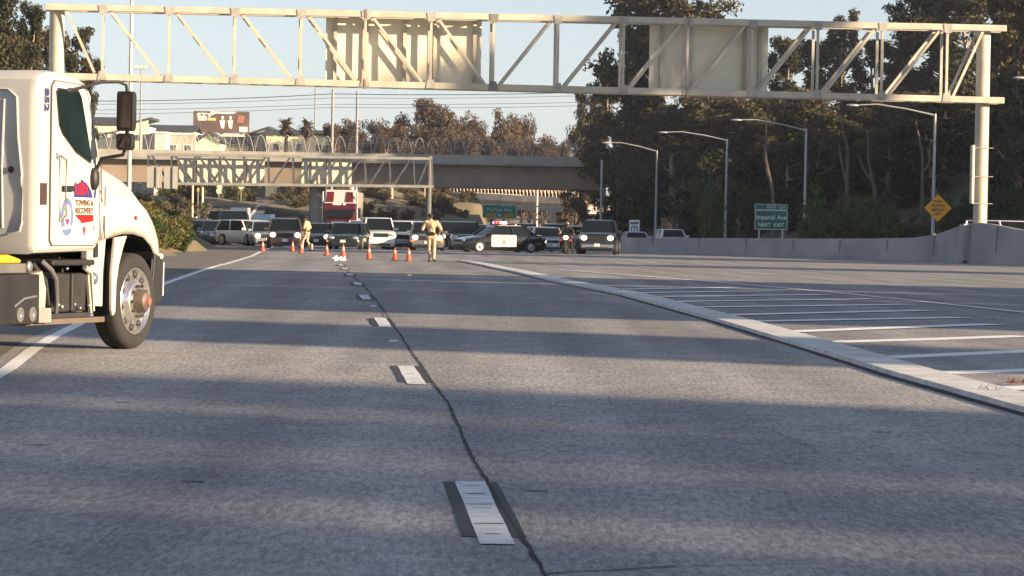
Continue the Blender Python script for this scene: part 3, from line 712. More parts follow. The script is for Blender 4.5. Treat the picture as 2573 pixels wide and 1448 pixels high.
# white regulatory sign
t, w, h, zc = small_sign('lane_sign', 'small white road sign with dark arrows above the barrier', 1594, 570, 26, 34, 250, M_sw)
MB().b2((-w * .8, -.012, zc + h * .35), (w * .8, -.002, zc + h * .7)).build('sign_bar', mat('grey_ink', (.12, .13, .13), .6, var=.1), t)
for s in (-1, 1):
    MB().tube([(s * w * .55, -.01, zc - h * .7), (s * w * .6, -.01, zc - h * .15), (s * w * .2, -.01, zc + h * .1)], .055, 6).build('arrow', MATS['grey_ink'], t)
MB().b2((-.03, -.012, zc - h * .75), (.03, -.002, zc + h * .2)).build('sign_bar', MATS['grey_ink'], t)
# green roadside sign
D8 = 228.
t, w, h, zc = small_sign('roadside_exit_sign', 'green roadside exit sign standing before the dark trees behind the barrier', 1937.5, 553, 82, 49, D8, M_sw, post=False, cat='exit sign')
rrect(MB(), -w + .04, w - .04, zc - h + .04, zc + h - .04, -.012, .08, .01).build('sign_face', M_green, t)
h2 = 4.5 * D8 / F; ztop = zc + h
rrect(MB(), -w, w, ztop + .01, ztop + .40, 0, .05, .03).build('exit_tab', M_sw, t); rrect(MB(), -w + .03, w - .03, ztop + .04, ztop + .37, -.012, .04, .01).build('tab_face', M_green, t)
text('EXIT 12A', .27, FR((.33, -.02, ztop + .2)), M_sw, t, sx=1.15)
text('Imperial Ave', .42, FR((0, -.02, zc + .16)), M_sw, t, sx=.92, bold=.004); text('NEXT  EXIT', .33, FR((0, -.02, zc - .33)), M_sw, t, sx=1., bold=.003)
for s in (-1, 1): MB().b2((s * w * .72 - .06, .035, -.4), (s * w * .72 + .06, .15, ztop + .3)).build('post', M_lamp, t)
# diamond warning sign
M_or = mat('amber_sign_sheet', (.85, .40, .01), .45, var=.05)
t, w, h, zc = small_sign('diamond_warning_sign', 'amber diamond warning sign with four lines of words', 2357, 523, 69, 69, 205, M_or, shape='diamond', cat='warning sign', post=False)
for i, s in enumerate(('THRU', 'TRAFFIC', 'MERGE', 'LEFT')): text(s, .225, FR((0, -.02, zc + .38 - i * .25)), M_ink, t, sx=1.05, bold=.003)
MB().b2((-.05, .035, -.5), (.05, .12, zc + h * .8)).build('post', mat('dark_wood_post', (.06, .05, .045), .8, var=.2), t)

# ================================================================== BILLBOARD, HOUSES, POLES
D9 = 640.
a, c = P(485, 333, D9), P(626, 336, D9); top = P(487, 279, D9).z; hb = top - a.z; wb = (c.x - a.x)
t = thing('billboard', 'brown billboard with white lettering and pale figures above the house roofs', 'billboard', ((a.x + c.x) / 2, D9, a.z), 0)
MB().b2((-wb / 2, 0, 0), (wb / 2, .4, hb)).build('panel', mat('brown_poster', (.11, .075, .065), .6, var=.3, vscale=.35, col2=(.19, .105, .08)), t)
MW = mat('poster_white', (.85, .80, .70), .6, var=.04); MYP = mat('poster_yellow', (.80, .62, .22), .6, var=.04)
text('SZY', 1.15 * hb * .24, FR((-wb * .30, -.05, hb * .80)), MW, t, sx=1.5, bold=.05); text('SEO', hb * .16, FR((-wb * .335, -.05, hb * .62)), MW, t, sx=1.5, bold=.05)
MB().b2((-wb * .24, -.06, hb * .57), (-wb * .10, -.02, hb * .68)).build('yellow_bar', MYP, t)
MB().b2((wb * .32, -.06, hb * .06), (wb * .47, -.02, hb * .30)).build('white_box', MW, t)
MB().prism([(-wb * .2, hb * 1.0), (wb * .28, hb * .99), (wb * .22, hb * .9), (wb * .1, hb * .88), (-wb * .1, hb * .9), (-wb * .2, hb * .78)], 1, -.05, -.02).build('white_swoosh', MW, t)
for x0 in (.02, .16):
    b = MB(); b.ell((x0 * wb, -.05, hb * .70), (hb * .07, .05, hb * .09), 10, 6); b.prism([(x0 * wb - hb * .13, hb * .58), (x0 * wb + hb * .13, hb * .6), (x0 * wb + hb * .08, hb * .2), (x0 * wb - hb * .05, hb * .22)], 1, -.06, -.02); b.build('pale_figure', MW, t)
MB().prism([(wb * .3, hb * .85), (wb * .42, hb * .8), (wb * .40, hb * .45), (wb * .28, hb * .5)], 1, -.05, -.02).build('red_patch', mat('poster_red', (.36, .15, .11), .6, var=.1), t)
b = MB(); b.b2((-wb / 2 - .5, -.9, -1.0), (wb / 2 + .8, .3, -.25)); b.build('catwalk', M_br, t)
for k in (-.35, 0, .35): MB().b2((k * wb - .3, .45, -20), (k * wb + .3, 1.0, hb * .6)).build('post', M_conc, t)

M_wallY = mat('cream_stucco', (.86, .76, .50), .9, var=.06, vscale=.5); M_wallW = mat('white_stucco', (.74, .68, .56), .9, var=.06, vscale=.5); M_wallG = mat('grey_siding', (.42, .38, .33), .9, var=.1, vscale=.5)
M_roof = mat('dark_roof_shingle', (.045, .055, .06), .85, var=.25, vscale=1.); M_win = mat('dark_window_glass', (.05, .06, .07), .15, var=.05)
def house(lab, x0, x1, yw, yr, d, depth=12, mw=M_wallY, hip='gable', wins=3, rot=0., roofm=None):
    """walls from the ground to yw (eaves), ridge at yr"""
    a, c = P(x0, yw, d), P(x1, yw, d); ze = P((x0 + x1) / 2, yw, d).z; zr = P((x0 + x1) / 2, yr, d).z; w = (c.x - a.x) / 2; cx = (a.x + c.x) / 2
    z0 = min(tz(cx, d), ze - 5) - 1; t = thing('house', lab, 'house', (cx, d, z0), rot, 'houses beyond the overpass'); he = ze - z0; hr = zr - z0
    MB().b2((-w, 0, 0), (w, depth, he)).build('wall', mw, t)
    rf = MB(); o = .5
    if hip == 'gable': rf.prism([(-o, he - .1), (depth / 2, hr), (depth + o, he - .1), (depth + o, he + .12), (depth / 2, hr + .25), (-o, he + .12)], 0, -w - o, w + o)
    elif hip == 'side': rf.prism([(-w - o, he - .1), (0, hr), (w + o, he - .1), (w + o, he + .15), (0, hr + .28), (-w - o, he + .15)], 1, -o, depth + o)
    elif hip == 'shed': rf.prism([(-w - o, he - .0), (w + o, hr), (w + o, hr + .35), (-w - o, he + .35)], 1, -o, depth + o)
    else: rf.b2((-w - .2, -.2, he), (w + .2, depth + .2, hr))
    rf.build('roof', roofm or M_roof, t)
    if hip in ('side', 'shed'):
        g = MB()
        g.prism([(-w, he - .11), (w, he - .11), (0, hr - .06)] if hip == 'side' else [(-w, he), (w, he), (w, hr - .02)], 1, .05, .3); g.build('gable_wall', mw, t)
    for i in range(wins):
        xx = -w + 2 * w * (i + .5) / wins; f = MB().b2((xx - .6, -.06, he - 2.4), (xx + .6, -.003, he - 1.2)).build('window', M_wallW, t)
        MB().b2((xx - .45, -.075, he - 2.25), (xx + .45, -.062, he - 1.35)).build('pane', M_win, f)
    return t
house('cream house with a dark roof far left, half hidden by the truck mirror', 226, 300, 312, 296, 560, wins=3)
house('cream house whose dark roof slopes up to the right, behind the tall light pole', 318, 372, 318, 300, 545, wins=1, hip='shed')
house('long low house with a dark roof between the light pole and the billboard', 375, 486, 330, 316, 600, wins=5, mw=M_wallG)
house('grey house with flat roof nearest the light pole, just above the overpass', 358, 388, 338, 333, 470, wins=0, mw=M_wallG, hip='flat', roofm=M_wallW)
house('narrow white house block just above the overpass, left of the billboard', 389, 416, 336, 331, 466, wins=0, mw=M_wallW, hip='flat', roofm=M_wallW)
house('wide grey house block under the left end of the billboard', 417, 490, 340, 334, 472, wins=2, mw=M_wallG, hip='flat', roofm=M_wallW)
house('cream house with a sunlit gable under the billboard', 492, 556, 358, 336, 474, wins=2, hip='side')
house('small grey house with a dark roof, right of the gabled cream house', 558, 622, 366, 346, 482, wins=2, mw=M_wallG)
house('grey house with a dark roof rising to the right, right of the billboard', 624, 668, 344, 323, 488, wins=1, mw=M_wallG, hip='shed')
house('long cream house behind the two palms', 669, 830, 338, 329, 480, wins=3)
house('cream house with a low gable left of the brown trees', 831, 880, 350, 334, 486, wins=2, hip='side')
# utility poles and wires
MP = mat('grey_wood_pole', (.30, .29, .27), .8, var=.15); MWi = mat('power_cable', (.08, .08, .09), .6, var=.1)
for i, (px, y0, d, r, lab) in enumerate([(836.5, 224, 400, .17, 'tall utility pole left of the brown trees, carrying the wires'), (898, 230, 410, .17, 'tall utility pole in front of the brown trees, second of the pair'),
                             (793, 214, 700, .18, 'faint thin mast in the sky left of the utility poles')]):
    q = P(px, y0, d); z = tz(q.x, d) - 1; t = thing('utility_pole', lab, 'utility pole', (q.x, d, z)); I = inv(t)
    MB(I).tube([(q.x, d, z), (q.x, d, q.z)], [r * 1.2, r * .8], 8).build('pole', MP, t)
    if i < 2:
        for zz in (q.z - .6, q.z - 1.6): MB(I).beam((q.x, d - 1.2, zz), (q.x, d + 1.2, zz), .12, .12).build('cross_arm', MP, t)
for j, (ya, yb, sag) in enumerate([(236, 234, 5), (246, 243, 4), (262, 260, 3), (270, 268, 4)]):
    pts = []
    for (xa, xb, y_0, y_1) in ((-60, 836.5, ya + 14, ya), (836.5, 1520, ya, yb - 4)):
        for k in range(0, 17):
            u = k / 16.; pts.append(P(xa + (xb - xa) * u, y_0 + (y_1 - y_0) * u + sag * 4 * u * (1 - u) * (2.0 if xa < 0 else 1), 402 + j * .6))
    c = MB().tube(pts, .045 if j < 1 else .026, 4).build('power_cable', MWi)
    tag(c, ['uppermost power cable strung across the sky under the gantry', 'second power cable from the top, below the uppermost one', 'third power cable from the top across the sky', 'lowest power cable across the sky'][j], 'cable', 'power cables across the sky')
q = P(355, 172, 520); t = thing('floodlight_mast', 'faint tall floodlight mast left of the billboard', 'floodlight', (q.x, 520, tz(q.x, 520) - 1)); I = inv(t)
MB(I).tube([(q.x, 520, t.location.z), (q.x, 520, q.z)], [.2, .1], 8).build('pole', MP, t)
for k in (-1, 0, 1): MB(I).box((q.x + k * .7, 520, q.z + .2), (.5, .3, .45)).build('floodlight', M_wallW, t)
MB(I).beam((q.x - 1.1, 520, q.z - .1), (q.x + 1.1, 520, q.z - .1), .1, .1).build('cross_arm', MP, t)
# ramp climbing to the right behind the stopped cars
def strip_on_terrain(name, pts, wid, dz, m, wpts=None):
    b = MB(); prev = None; pts = dens(pts, 4.)
    for i, p in enumerate(pts):
        d = pts[min(i + 1, len(pts) - 1)] - pts[max(i - 1, 0)]; d.z = 0; d.normalize(); n = Vector((d.y, -d.x, 0))
        R = [b.vert((p.x + n.x * o, p.y + n.y * o, p.z + dz)) for o in (-wid / 2, 0, wid / 2)]
        if prev: b.face((prev[0], prev[1], R[1], R[0])); b.face((prev[1], prev[2], R[2], R[1]))
        prev = R
    o = b.build(name, m); tag(o, kind='structure'); return o
rp = [P(535, 585, 262), P(560, 556, 300), P(590, 525, 360), P(625, 510, 420), P(665, 500, 480), P(720, 490, 540), P(770, 484, 600), P(840, 479, 660)]
strip_on_terrain('ramp_road', rp, 6.6, .22, M_asph)
for off in (-2.3, 2.3):
    q = [p + Vector((off, 0, 0)) for p in rp]; strip_on_terrain('ramp_edge_line', q, .3, .27, M_white)
# ================================================================== TREES
LF_dark = leafmat('eucalyptus_leaves', (.030, .040, .020), (.062, .064, .034), (.125, .10, .062))
LF_far = leafmat('brown_green_leaves', (.06, .05, .034), (.105, .078, .052), (.16, .11, .072))
LF_bush = leafmat('shrub_leaves', (.038, .058, .026), (.070, .10, .038), (.12, .14, .052), vs=.8)
LF_dry = leafmat('dry_shrub_leaves', (.07, .08, .028), (.125, .125, .045), (.20, .175, .075), vs=.8)
LF_pale = leafmat('olive_shrub_leaves', (.08, .075, .038), (.13, .115, .06), (.22, .18, .10), vs=.8)
M_bark = mat('pale_bark', (.26, .20, .15), .9, var=.3, vscale=1.5, col2=(.40, .32, .25)); M_bark3 = mat('grey_pale_bark', (.14, .11, .09), .9, var=.3, vscale=1.5); M_bark2 = mat('brown_bark', (.10, .07, .05), .9, var=.3, vscale=2.)
def clumps(rng, cen, rad_, n, size, flat=.8, droop=.0):
    """leaf-sized quads scattered through many small clumps"""
    cen = np.asarray(cen); k = len(cen); rad_ = np.broadcast_to(rad_, (k,))
    idx = np.repeat(np.arange(k), n); N = len(idx)
    u = rng.normal(size=(N, 3)); u /= np.linalg.norm(u, axis=1)[:, None] + 1e-9
    r = rng.rand(N) ** .45
    p = cen[idx] + u * (r * rad_[idx])[:, None] * np.array([1, 1, flat])
    a = rng.normal(size=(N, 3)); a[:, 2] -= droop; a /= np.linalg.norm(a, axis=1)[:, None]
    b = np.cross(a, rng.normal(size=(N, 3))); b /= np.linalg.norm(b, axis=1)[:, None] + 1e-9
    s = (size * rng.uniform(.6, 1.5, N))[:, None]
    V = np.stack([p - a * s - b * s * .1, p - b * s * .42, p + a * s, p + b * s * .42], 1).reshape(-1, 3)
    Q = np.arange(N * 4).reshape(-1, 4)
    return V, Q
def branch(b, p0, d, L, r0, rr, nseg=4, bend=.25, up=.1):
    pts = [Vector(p0)]; d = Vector(d).normalized(); rs = [r0]
    for i in range(nseg):
        d = (d + Vector((rr.uniform(-bend, bend), rr.uniform(-bend, bend), rr.uniform(-bend, bend) * .5 + up))).normalized()
        pts.append(pts[-1] + d * (L / nseg)); rs.append(r0 * (1 - .8 * (i + 1) / nseg))
    b.tube(pts, rs, 6, caps=False); return pts
def make_tree(kind, seed, leaf, bark, name='eucalyptus_tree'):
    """unit tree 10 m tall, returns root"""
    rr = random.Random(seed); rng = np.random.RandomState(seed); b = MB(); cen = []; rs = []
    root = thing(name, 'x', 'tree')
    if kind == 'tall':       # slender trunk, tufted crown in the upper half
        tr = branch(b, (0, 0, -.6), (rr.uniform(-.05, .05), 0, 1), 9.4, .20, rr, 8, .07, .12)
        for i in range(2, 9):
            for _ in range(3):
                if i < 4 and rr.random() < .35: continue
                a = rr.uniform(0, 6.28); L = rr.uniform(.9, 2.3) * (1.15 - .07 * abs(i - 5)); q = branch(b, tr[i], (math.cos(a), math.sin(a), .7), L, .06, rr, 4, .3, .1)
                for k in (2, 3, 4):
                    for _2 in range(2): cen.append(q[k] + Vector((rr.uniform(-.35, .35), rr.uniform(-.35, .35), rr.uniform(-.2, .4)))); rs.append(rr.uniform(.30, .62))
        cen.append(tr[-1]); rs.append(.5); n, sz = 110, .115
    elif kind == 'dense':    # broad crown with foliage nearly to the ground
        tr = branch(b, (0, 0, -.6), (0, 0, 1), 8.6, .28, rr, 7, .1, .1)
        for i in range(1, 8):
            for _ in range(4):
                a = rr.uniform(0, 6.28); L = rr.uniform(1.2, 3.2) * math.sin(3.14 * (i + 1.2) / 9.6) + .5; q = branch(b, tr[i], (math.cos(a), math.sin(a), .45), L, .07, rr, 4, .3, .1)
                for k in (2, 3, 4):
                    for _2 in range(2): cen.append(q[k] + Vector((rr.uniform(-.5, .5), rr.uniform(-.5, .5), rr.uniform(-.3, .5)))); rs.append(rr.uniform(.45, .85))
        cen.append(tr[-1]); rs.append(.7); n, sz = 85, .15
    elif kind == 'round':    # far, lobed brown crowns
        tr = branch(b, (0, 0, -.6), (0, 0, 1), 7.5, .22, rr, 6, .12, .1)
        for i in range(2, 7):
            for _ in range(4):
                a = rr.uniform(0, 6.28); L = rr.uniform(1.2, 2.6); q = branch(b, tr[i], (math.cos(a), math.sin(a), .75), L, .07, rr, 4, .3, .15)
                for k in (2, 3, 4): cen.append(q[k] + Vector((rr.uniform(-.3, .3), rr.uniform(-.3, .3), rr.uniform(0, .5)))); rs.append(rr.uniform(.5, .95))
        n, sz = 120, .135
    else:                    # shrub
        for _ in range(7):
            a = rr.uniform(0, 6.28); q = branch(b, (0, 0, -.5), (math.cos(a) * .8, math.sin(a) * .8, 1), rr.uniform(5, 8.5), .12, rr, 4, .3, .1)
            for k in (1, 2, 3, 4):
                for _2 in range(3): cen.append(q[k] + Vector((rr.uniform(-1.3, 1.3), rr.uniform(-1.3, 1.3), rr.uniform(-1.2, 1.0)))); rs.append(rr.uniform(1.0, 1.8))
        n, sz = 36, .42
    b.build('trunk' if kind != 'bush' else 'stems', bark, root)
    Vv, Q = clumps(rng, [tuple(c) for c in cen], np.array(rs), n, sz, .8, .5 if kind != 'bush' else 0)
    npmesh('crown', Vv, Q, leaf, root)
    return root
protoT = {}
def P_(kind, k, leaf, bark, name):
    key = (kind, k, leaf.name)
    if key not in protoT: protoT[key] = [make_tree(kind, 11 + 7 * k + len(kind), leaf, bark, name), False]
    return protoT[key]
def place(kind, k, x, y, ztop, width, label, group, leaf=None, bark=None, name='eucalyptus_tree', cat='tree', z0=None, rz=None, H=None):
    leaf = leaf or LF_dark; bark = bark or M_bark; e = P_(kind, k, leaf, bark, name)
    z0 = tz(x, y) if z0 is None else z0; H = H or max(1.0, ztop - z0); s = H / 10.; w = {'tall': 3.7, 'dense': 6.0, 'round': 4.4, 'bush': 13.0}[kind]
    sw = width / w; rz = random.Random(int(x * 31 + y * 17)).uniform(0, 6.28) if rz is None else rz
    sc = (sw, sw, s)
    if not e[1]:
        r = e[0]; r.location = (x, y, z0 - .1); r.rotation_euler = (0, 0, rz); r.scale = sc; tag(r, label, cat, group); e[1] = True
    else: r = dup(e[0], (x, y, z0 - .1), rz, label, group, sc, cat)
    return r
def tpx(kind, k, px, py, d, wpx, label, group, **kw):
    q = P(px, py, d); return place(kind, k, q.x, d, q.z, wpx * d / F, label, group, **kw)
GR = 'tall trees of the dark grove on the right'
SHD = 'dense dark tree filling the shaded grove on the right'
for i, (kind, px, py, d, w, lab) in enumerate([
    ('tall', 1472, 236, 378, 75, 'slim tree with a small tuft alone in the sky left of the grove'),
    ('tall', 1530, 178, 372, 110, 'pale-trunked slender tree just below the gantry at the left end of the grove'),
    ('tall', 1598, 50, 337, 150, 'thin tree with sparse clumps against the sky left of the tallest tree'),
    ('tall', 1690, -45, 335, 290, 'tallest tree with a broad crown rising above the gantry near the second sign back'),
    ('tall', 1745, 5, 331, 210, 'second tall crown just right of the tallest tree above the gantry'),
    ('tall', 1985, 108, 338, 150, 'dark-crowned tree showing through the truss just right of the second sign back'),
    ('tall', 2118, 38, 345, 105, 'thin faint-topped tree poking just above the top chord of the gantry'),
    ('tall', 2075, 105, 342, 170, 'dark tree with sky gaps behind the truss, right of the second sign back'),
    ('tall', 2190, 112, 340, 170, 'tree with gappy crown behind the right third of the truss'),
    ('tall', 2292, -20, 338, 150, 'tree with a small separate tuft at its top, left of the tall mass'),
    ('tall', 2375, -70, 336, 240, 'tall tree filling the sky left of the right gantry post'),
    ('tall', 2470, -130, 332, 260, 'tall brown-lit tree behind the top of the right gantry post'),
    ('dense', 2570, -160, 262, 260, 'tall dense tree at the right edge above the gantry end'),
    ('tall', 2640, -200, 255, 270, 'tall tree cut by the right edge of the photo'),
    ]):
    tpx(kind, i % 4, px, py, d, w, lab, GR)
rg = random.Random(77)
rows = [(340, 1500, 2700, 85, 250, 36, 190), (322, 1530, 2700, 85, 262, 34, 190), (302, 1600, 2720, 95, 275, 40, 195), (282, 1740, 2740, 100, 330, 40, 200), (350, 1522, 2750, 62, 238, 22, 180), (347, 1520, 1640, 34, 300, 40, 110), (340, 1545, 1700, 40, 350, 40, 120), (349, 1515, 1600, 22, 400, 30, 90)]
GL_ = [(1500, 'beside the overpass end'), (1560, 'above the black pickup truck'), (1610, 'behind the small white sign'), (1655, 'behind the faintest lamp post'), (1710, 'above the white SUV roof'), (1770, 'between the two middle lamp posts'), (1827, 'behind the third lamp post'),
       (1885, 'just left of the green roadside sign'), (1940, 'above the green roadside sign'), (2026, 'behind the second lamp post'), (2085, 'left of the rounded green shrub'), (2150, 'above the rounded green shrub'), (2220, 'right of the rounded green shrub'), (2290, 'behind the forked pale trunk'),
       (2357, 'above the amber diamond sign'), (2420, 'left of the right gantry post'), (2480, 'behind the right gantry post'), (2550, 'at the right edge'), (2640, 'just outside the photo'), (2720, 'well outside the photo')]
HL_ = [(215, 'behind the truck mirror'), (290, 'under the lower mirror arm'), (330, 'at the tall light pole'), (375, 'above the truck fender'), (425, 'just right of the truck hood'), (480, 'beside the leftmost cars'), (530, 'above the leftmost cars'), (590, 'left of the curved ramp'), (650, 'by the curved ramp'), (720, 'right of the curved ramp'), (765, 'left of the overpass column'),
       (900, 'just right of the red semi truck'), (950, 'above the boxy white SUV'), (1005, 'above the second white SUV'), (1060, 'left of the dark gantry post'), (1110, 'right of the dark gantry post'), (1165, 'near the far bridge end'), (1230, 'above the police car'), (1420, 'by the short sign truss'), (1500, 'at the overpass right end')]
def near(L, px): return min(L, key=lambda a: abs(a[0] - px))[1]
for ir, (d, a, c, st, top, jit, w) in enumerate(rows):
    px = a
    while px < c:
        dd = d + rg.uniform(-6, 6); tt = top + rg.uniform(-jit, jit) - (max(0, px - 2150) * .16)
        if px < 1560: tt += 25
        q = P(px, tt, dd)
        if q.x > float(XR(dd)) + 1.5 and not (dd + .488 * q.x > 357 and q.x < 36): kd = 'dense' if rg.random() < .6 else 'tall'; tpx(kd, rg.randrange(3), px, tt, dd, w * rg.uniform(.85, 1.25), (('dense dark' if kd == 'dense' else 'slimmer dark') + [' tree in the back row ', ' tree in the second-last row ', ' tree in the middle row ', ' tree in the front row ', ' tree of the rearmost row '][min(ir, 4)] + near(GL_, px)), GR)
        px += st * rg.uniform(.7, 1.3)
# slender bare trunks catching a little light inside the grove
tb = ['pale forked trunk leaning in the shade left of the diamond sign', 'straight pale trunk in the shade between two lamp posts', 'pale trunk with a broken top in the shade right of a lamp post', 'bright pale trunk standing at the left end of the grove above the overpass',
      'thin pale trunk in the shade behind the diamond sign post']
for i, (px, y0, y1, d) in enumerate([(2300, 300, 475, 262), (1925, 310, 455, 268), (2110, 290, 400, 268), (1536, 215, 350, 342), (2180, 330, 460, 268)]):
    a = P(px, y0, d); c = P(px + 22, y1, d); z = tz(c.x, d); rr = random.Random(i); t = thing('bare_trunk', tb[i], 'tree trunk', (c.x, d, z), 0, 'bare pale trunks in the grove'); b = MB()
    H = a.z - z; p1 = Vector(((c.x - a.x) * -.15, 0, H * .45)); b.tube([(0, 0, -1), p1, p1.lerp(Vector((a.x - c.x, 0, H)), .5) + Vector((rr.uniform(-.4, .4), 0, 0)), Vector((a.x - c.x, 0, H))], [.20, .15, .10, .05], 7)
    b.build('trunk', M_bark3, t); sd_ = rr.choice((-1, 1)) * rr.uniform(.4, 1.1)
    MB().tube([p1 * rr.uniform(.9, 1.3), p1 + Vector((sd_, 0, H * .2)), p1 + Vector((sd_ * 1.4, .2, H * rr.uniform(.3, .5)))], [.12, .09, .03], 6).build('limb', M_bark3, t)
# understory shrubs right
n = 0
for d, a, c, st, top, jit in [(262, 1700, 2720, 70, 470, 45), (250, 1820, 2720, 75, 535, 22), (285, 1600, 2720, 80, 430, 50), (238, 2050, 2700, 70, 562, 10), (300, 1540, 1800, 55, 470, 40), (310, 1500, 1600, 45, 520, 30)]:
    px = a
    while px < c:
        dd = d + rg.uniform(-4, 4); tt = top + rg.uniform(-jit, jit); q = P(px, tt, dd)
        if q.x > float(XR(dd)) + .8: tpx('bush', rg.randrange(3), px, tt, dd, st * 1.7 * rg.uniform(.9, 1.3), ['dark green shrub on the bank ', 'low dark shrub in the front row ', 'tall dark shrub high on the bank ', 'lowest dark shrub right behind the barrier ', 'dark shrub under the trees ', 'small dark shrub '][[262, 250, 285, 238, 300, 310].index(d)] + near(GL_, px), 'shrubs at the foot of the grove', leaf=LF_bush, bark=M_bark2, name='shrub', cat='shrub')
        px += st * rg.uniform(.6, 1.15)
for i_ in range(20):
    px = rg.uniform(2150, 2760); dd = rg.uniform(236, 262); x = X(px, dd); w = rg.uniform(3.5, 6.5)
    if x > float(XR(dd)) + 4: place('bush', i_ % 3, x, dd, 0, w, 'broad dark shrub in the shade ' + near(GL_, px), 'shrubs at the foot of the grove', leaf=LF_bush, bark=M_bark2, name='shrub', cat='shrub', H=w * rg.uniform(.6, .95))
# big rounded green shrub mass before the grove
for px, py, d, w in [(2120, 405, 258, 210), (2200, 440, 254, 190), (2060, 470, 254, 170), (1790, 385, 275, 90)]:
    tpx('bush', 1, px, py, d, w, ['tallest rounded green shrub in the middle of the grove', 'rounded green shrub just left of the forked pale trunk', 'green shrub right of the lamp post beside the green sign', 'small yellowish shrub catching light by the second lamp arm'][[2120, 2200, 2060, 1790].index(px)], 'shrubs at the foot of the grove', leaf=LF_bush, bark=M_bark2, name='shrub', cat='shrub')

# far trees beyond the overpass
FT = 'brown trees beyond the overpass'
for i, (px, py, d, w, lab) in enumerate([
    (838, 285, 452, 62, 'dark tufted tree against the sky at the first utility pole'), (875, 284, 470, 78, 'rounded brown tree between the two utility poles'), (945, 290, 470, 85, 'brown tree just right of the second utility pole'),
    (995, 272, 480, 75, 'brown tree between the second utility pole and the tallest far tree'), (1058, 214, 470, 135, 'tallest far tree, its top touching the underside of the gantry'), (1100, 232, 478, 120, 'right-hand crown of the tallest far tree group'),
    (1150, 268, 470, 95, 'brown tree stepping down right of the tallest far tree'), (1200, 285, 480, 75, 'brown tree at the right foot of the tallest far tree'), (1238, 290, 495, 50, 'thin gappy tree in the middle of the far tree line'),
    (1282, 255, 470, 85, 'pointed brown tree standing alone right of the middle'), (1322, 275, 480, 62, 'brown tree at the right end of the far tree line'), (1368, 342, 500, 60, 'low tree just above the overpass left of the sky gap'),
    (1408, 345, 510, 52, 'small low tree just above the overpass in the sky gap'), (1420, 322, 420, 40, 'slim dark tree right of the sky gap'), (1450, 300, 400, 75, 'dark tree beside the left end of the grove'), (1110, 300, 450, 140, 'low brown tree under the tallest far tree'),
    (1000, 322, 450, 120, 'low brown tree behind the fence hoops'), (1220, 325, 450, 120, 'low brown tree behind the middle of the overpass'), (1310, 330, 455, 100, 'low brown tree behind the right half of the overpass'), (920, 330, 455, 90, 'low brown tree right of the cream houses')]):
    tpx('round', i % 4, px, py, d, w * (1.25 if py < 325 else 1), lab, FT, leaf=LF_far, bark=M_bark2, name='broadleaf_tree')
rq = random.Random(21)
for px in range(885, 1420, 27): tpx('round', rq.randrange(4), px + rq.uniform(-8, 8), 318 + rq.uniform(-16, 20) + (14 if px > 1340 else 0), rq.uniform(425, 445), rq.uniform(85, 120), 'low brown tree behind the fence hoops, ' + near([(905, 'just right of the second utility pole'), (960, 'left of the tallest far tree'), (1010, 'left under the tallest far tree'), (1060, 'under the tallest far tree'), (1110, 'right under the tallest far tree'), (1160, 'under the stepping tree tops'), (1215, 'in the middle of the row'), (1270, 'under the pointed brown tree'), (1320, 'right of the pointed brown tree'), (1370, 'left of the sky gap'), (1410, 'in the sky gap')], px), FT, leaf=LF_far, bark=M_bark2, name='broadleaf_tree')
# left trees behind the truck
LT = 'tall trees behind the white truck'
for i, (kind, px, py, d, w, lab) in enumerate([('dense', 5, -60, 205, 190, 'big brown tree at the top left corner behind the truck cab'), ('tall', 78, 18, 210, 100, 'pointed crown right of the big corner tree'), ('dense', 70, 75, 222, 150, 'lower brown tree just above the truck roof'),
                                         ('tall', 180, 85, 228, 110, 'rounded crown right of the left gantry post'), ('tall', 222, 150, 240, 70, 'small drooping crown by the truck mirror arm'), ('tall', 120, 62, 235, 110, 'thin crown just behind the left gantry post')]):
    tpx(kind, i % 3, px, py, d, w, lab, LT)
# palms
def palm(px, py, d, lab, seed):
    q = P(px, py, d); z = tz(q.x, d); H = q.z - z; rr = random.Random(seed); t = thing('palm_tree', lab, 'palm tree', (q.x, d, z), 0, 'palms in front of the long cream house')
    MB().tube([(0, 0, -.5), (.1, 0, H * .5), (0, 0, H - 1.5)], [.35, .28, .25], 8).build('trunk', M_bark2, t)
    V = []
    for k in range(150):
        a = rr.uniform(0, 6.28); e = rr.uniform(-1.3, 1.2); L = rr.uniform(.9, 1.7); p = Vector((0, 0, H - 1.0)); w = .26
        d0 = Vector((math.cos(a) * math.cos(e), math.sin(a) * math.cos(e), math.sin(e))); s = Vector((-math.sin(a), math.cos(a), 0))
        for sgi in range(3):
            p1 = p + d0 * (L / 3); V += [p - s * w, p + s * w, p1 + s * w * .7, p1 - s * w * .7]; p = p1; w *= .75; d0 = (d0 + Vector((0, 0, -.35))).normalized()
    npmesh('crown', [tuple(v) for v in V], np.arange(len(V)).reshape(-1, 4), LF_far, t)
palm(719, 300, 455, 'left one of the two palms in front of the long cream house', 1); palm(772, 300, 455, 'right one of the two palms in front of the long cream house', 2)

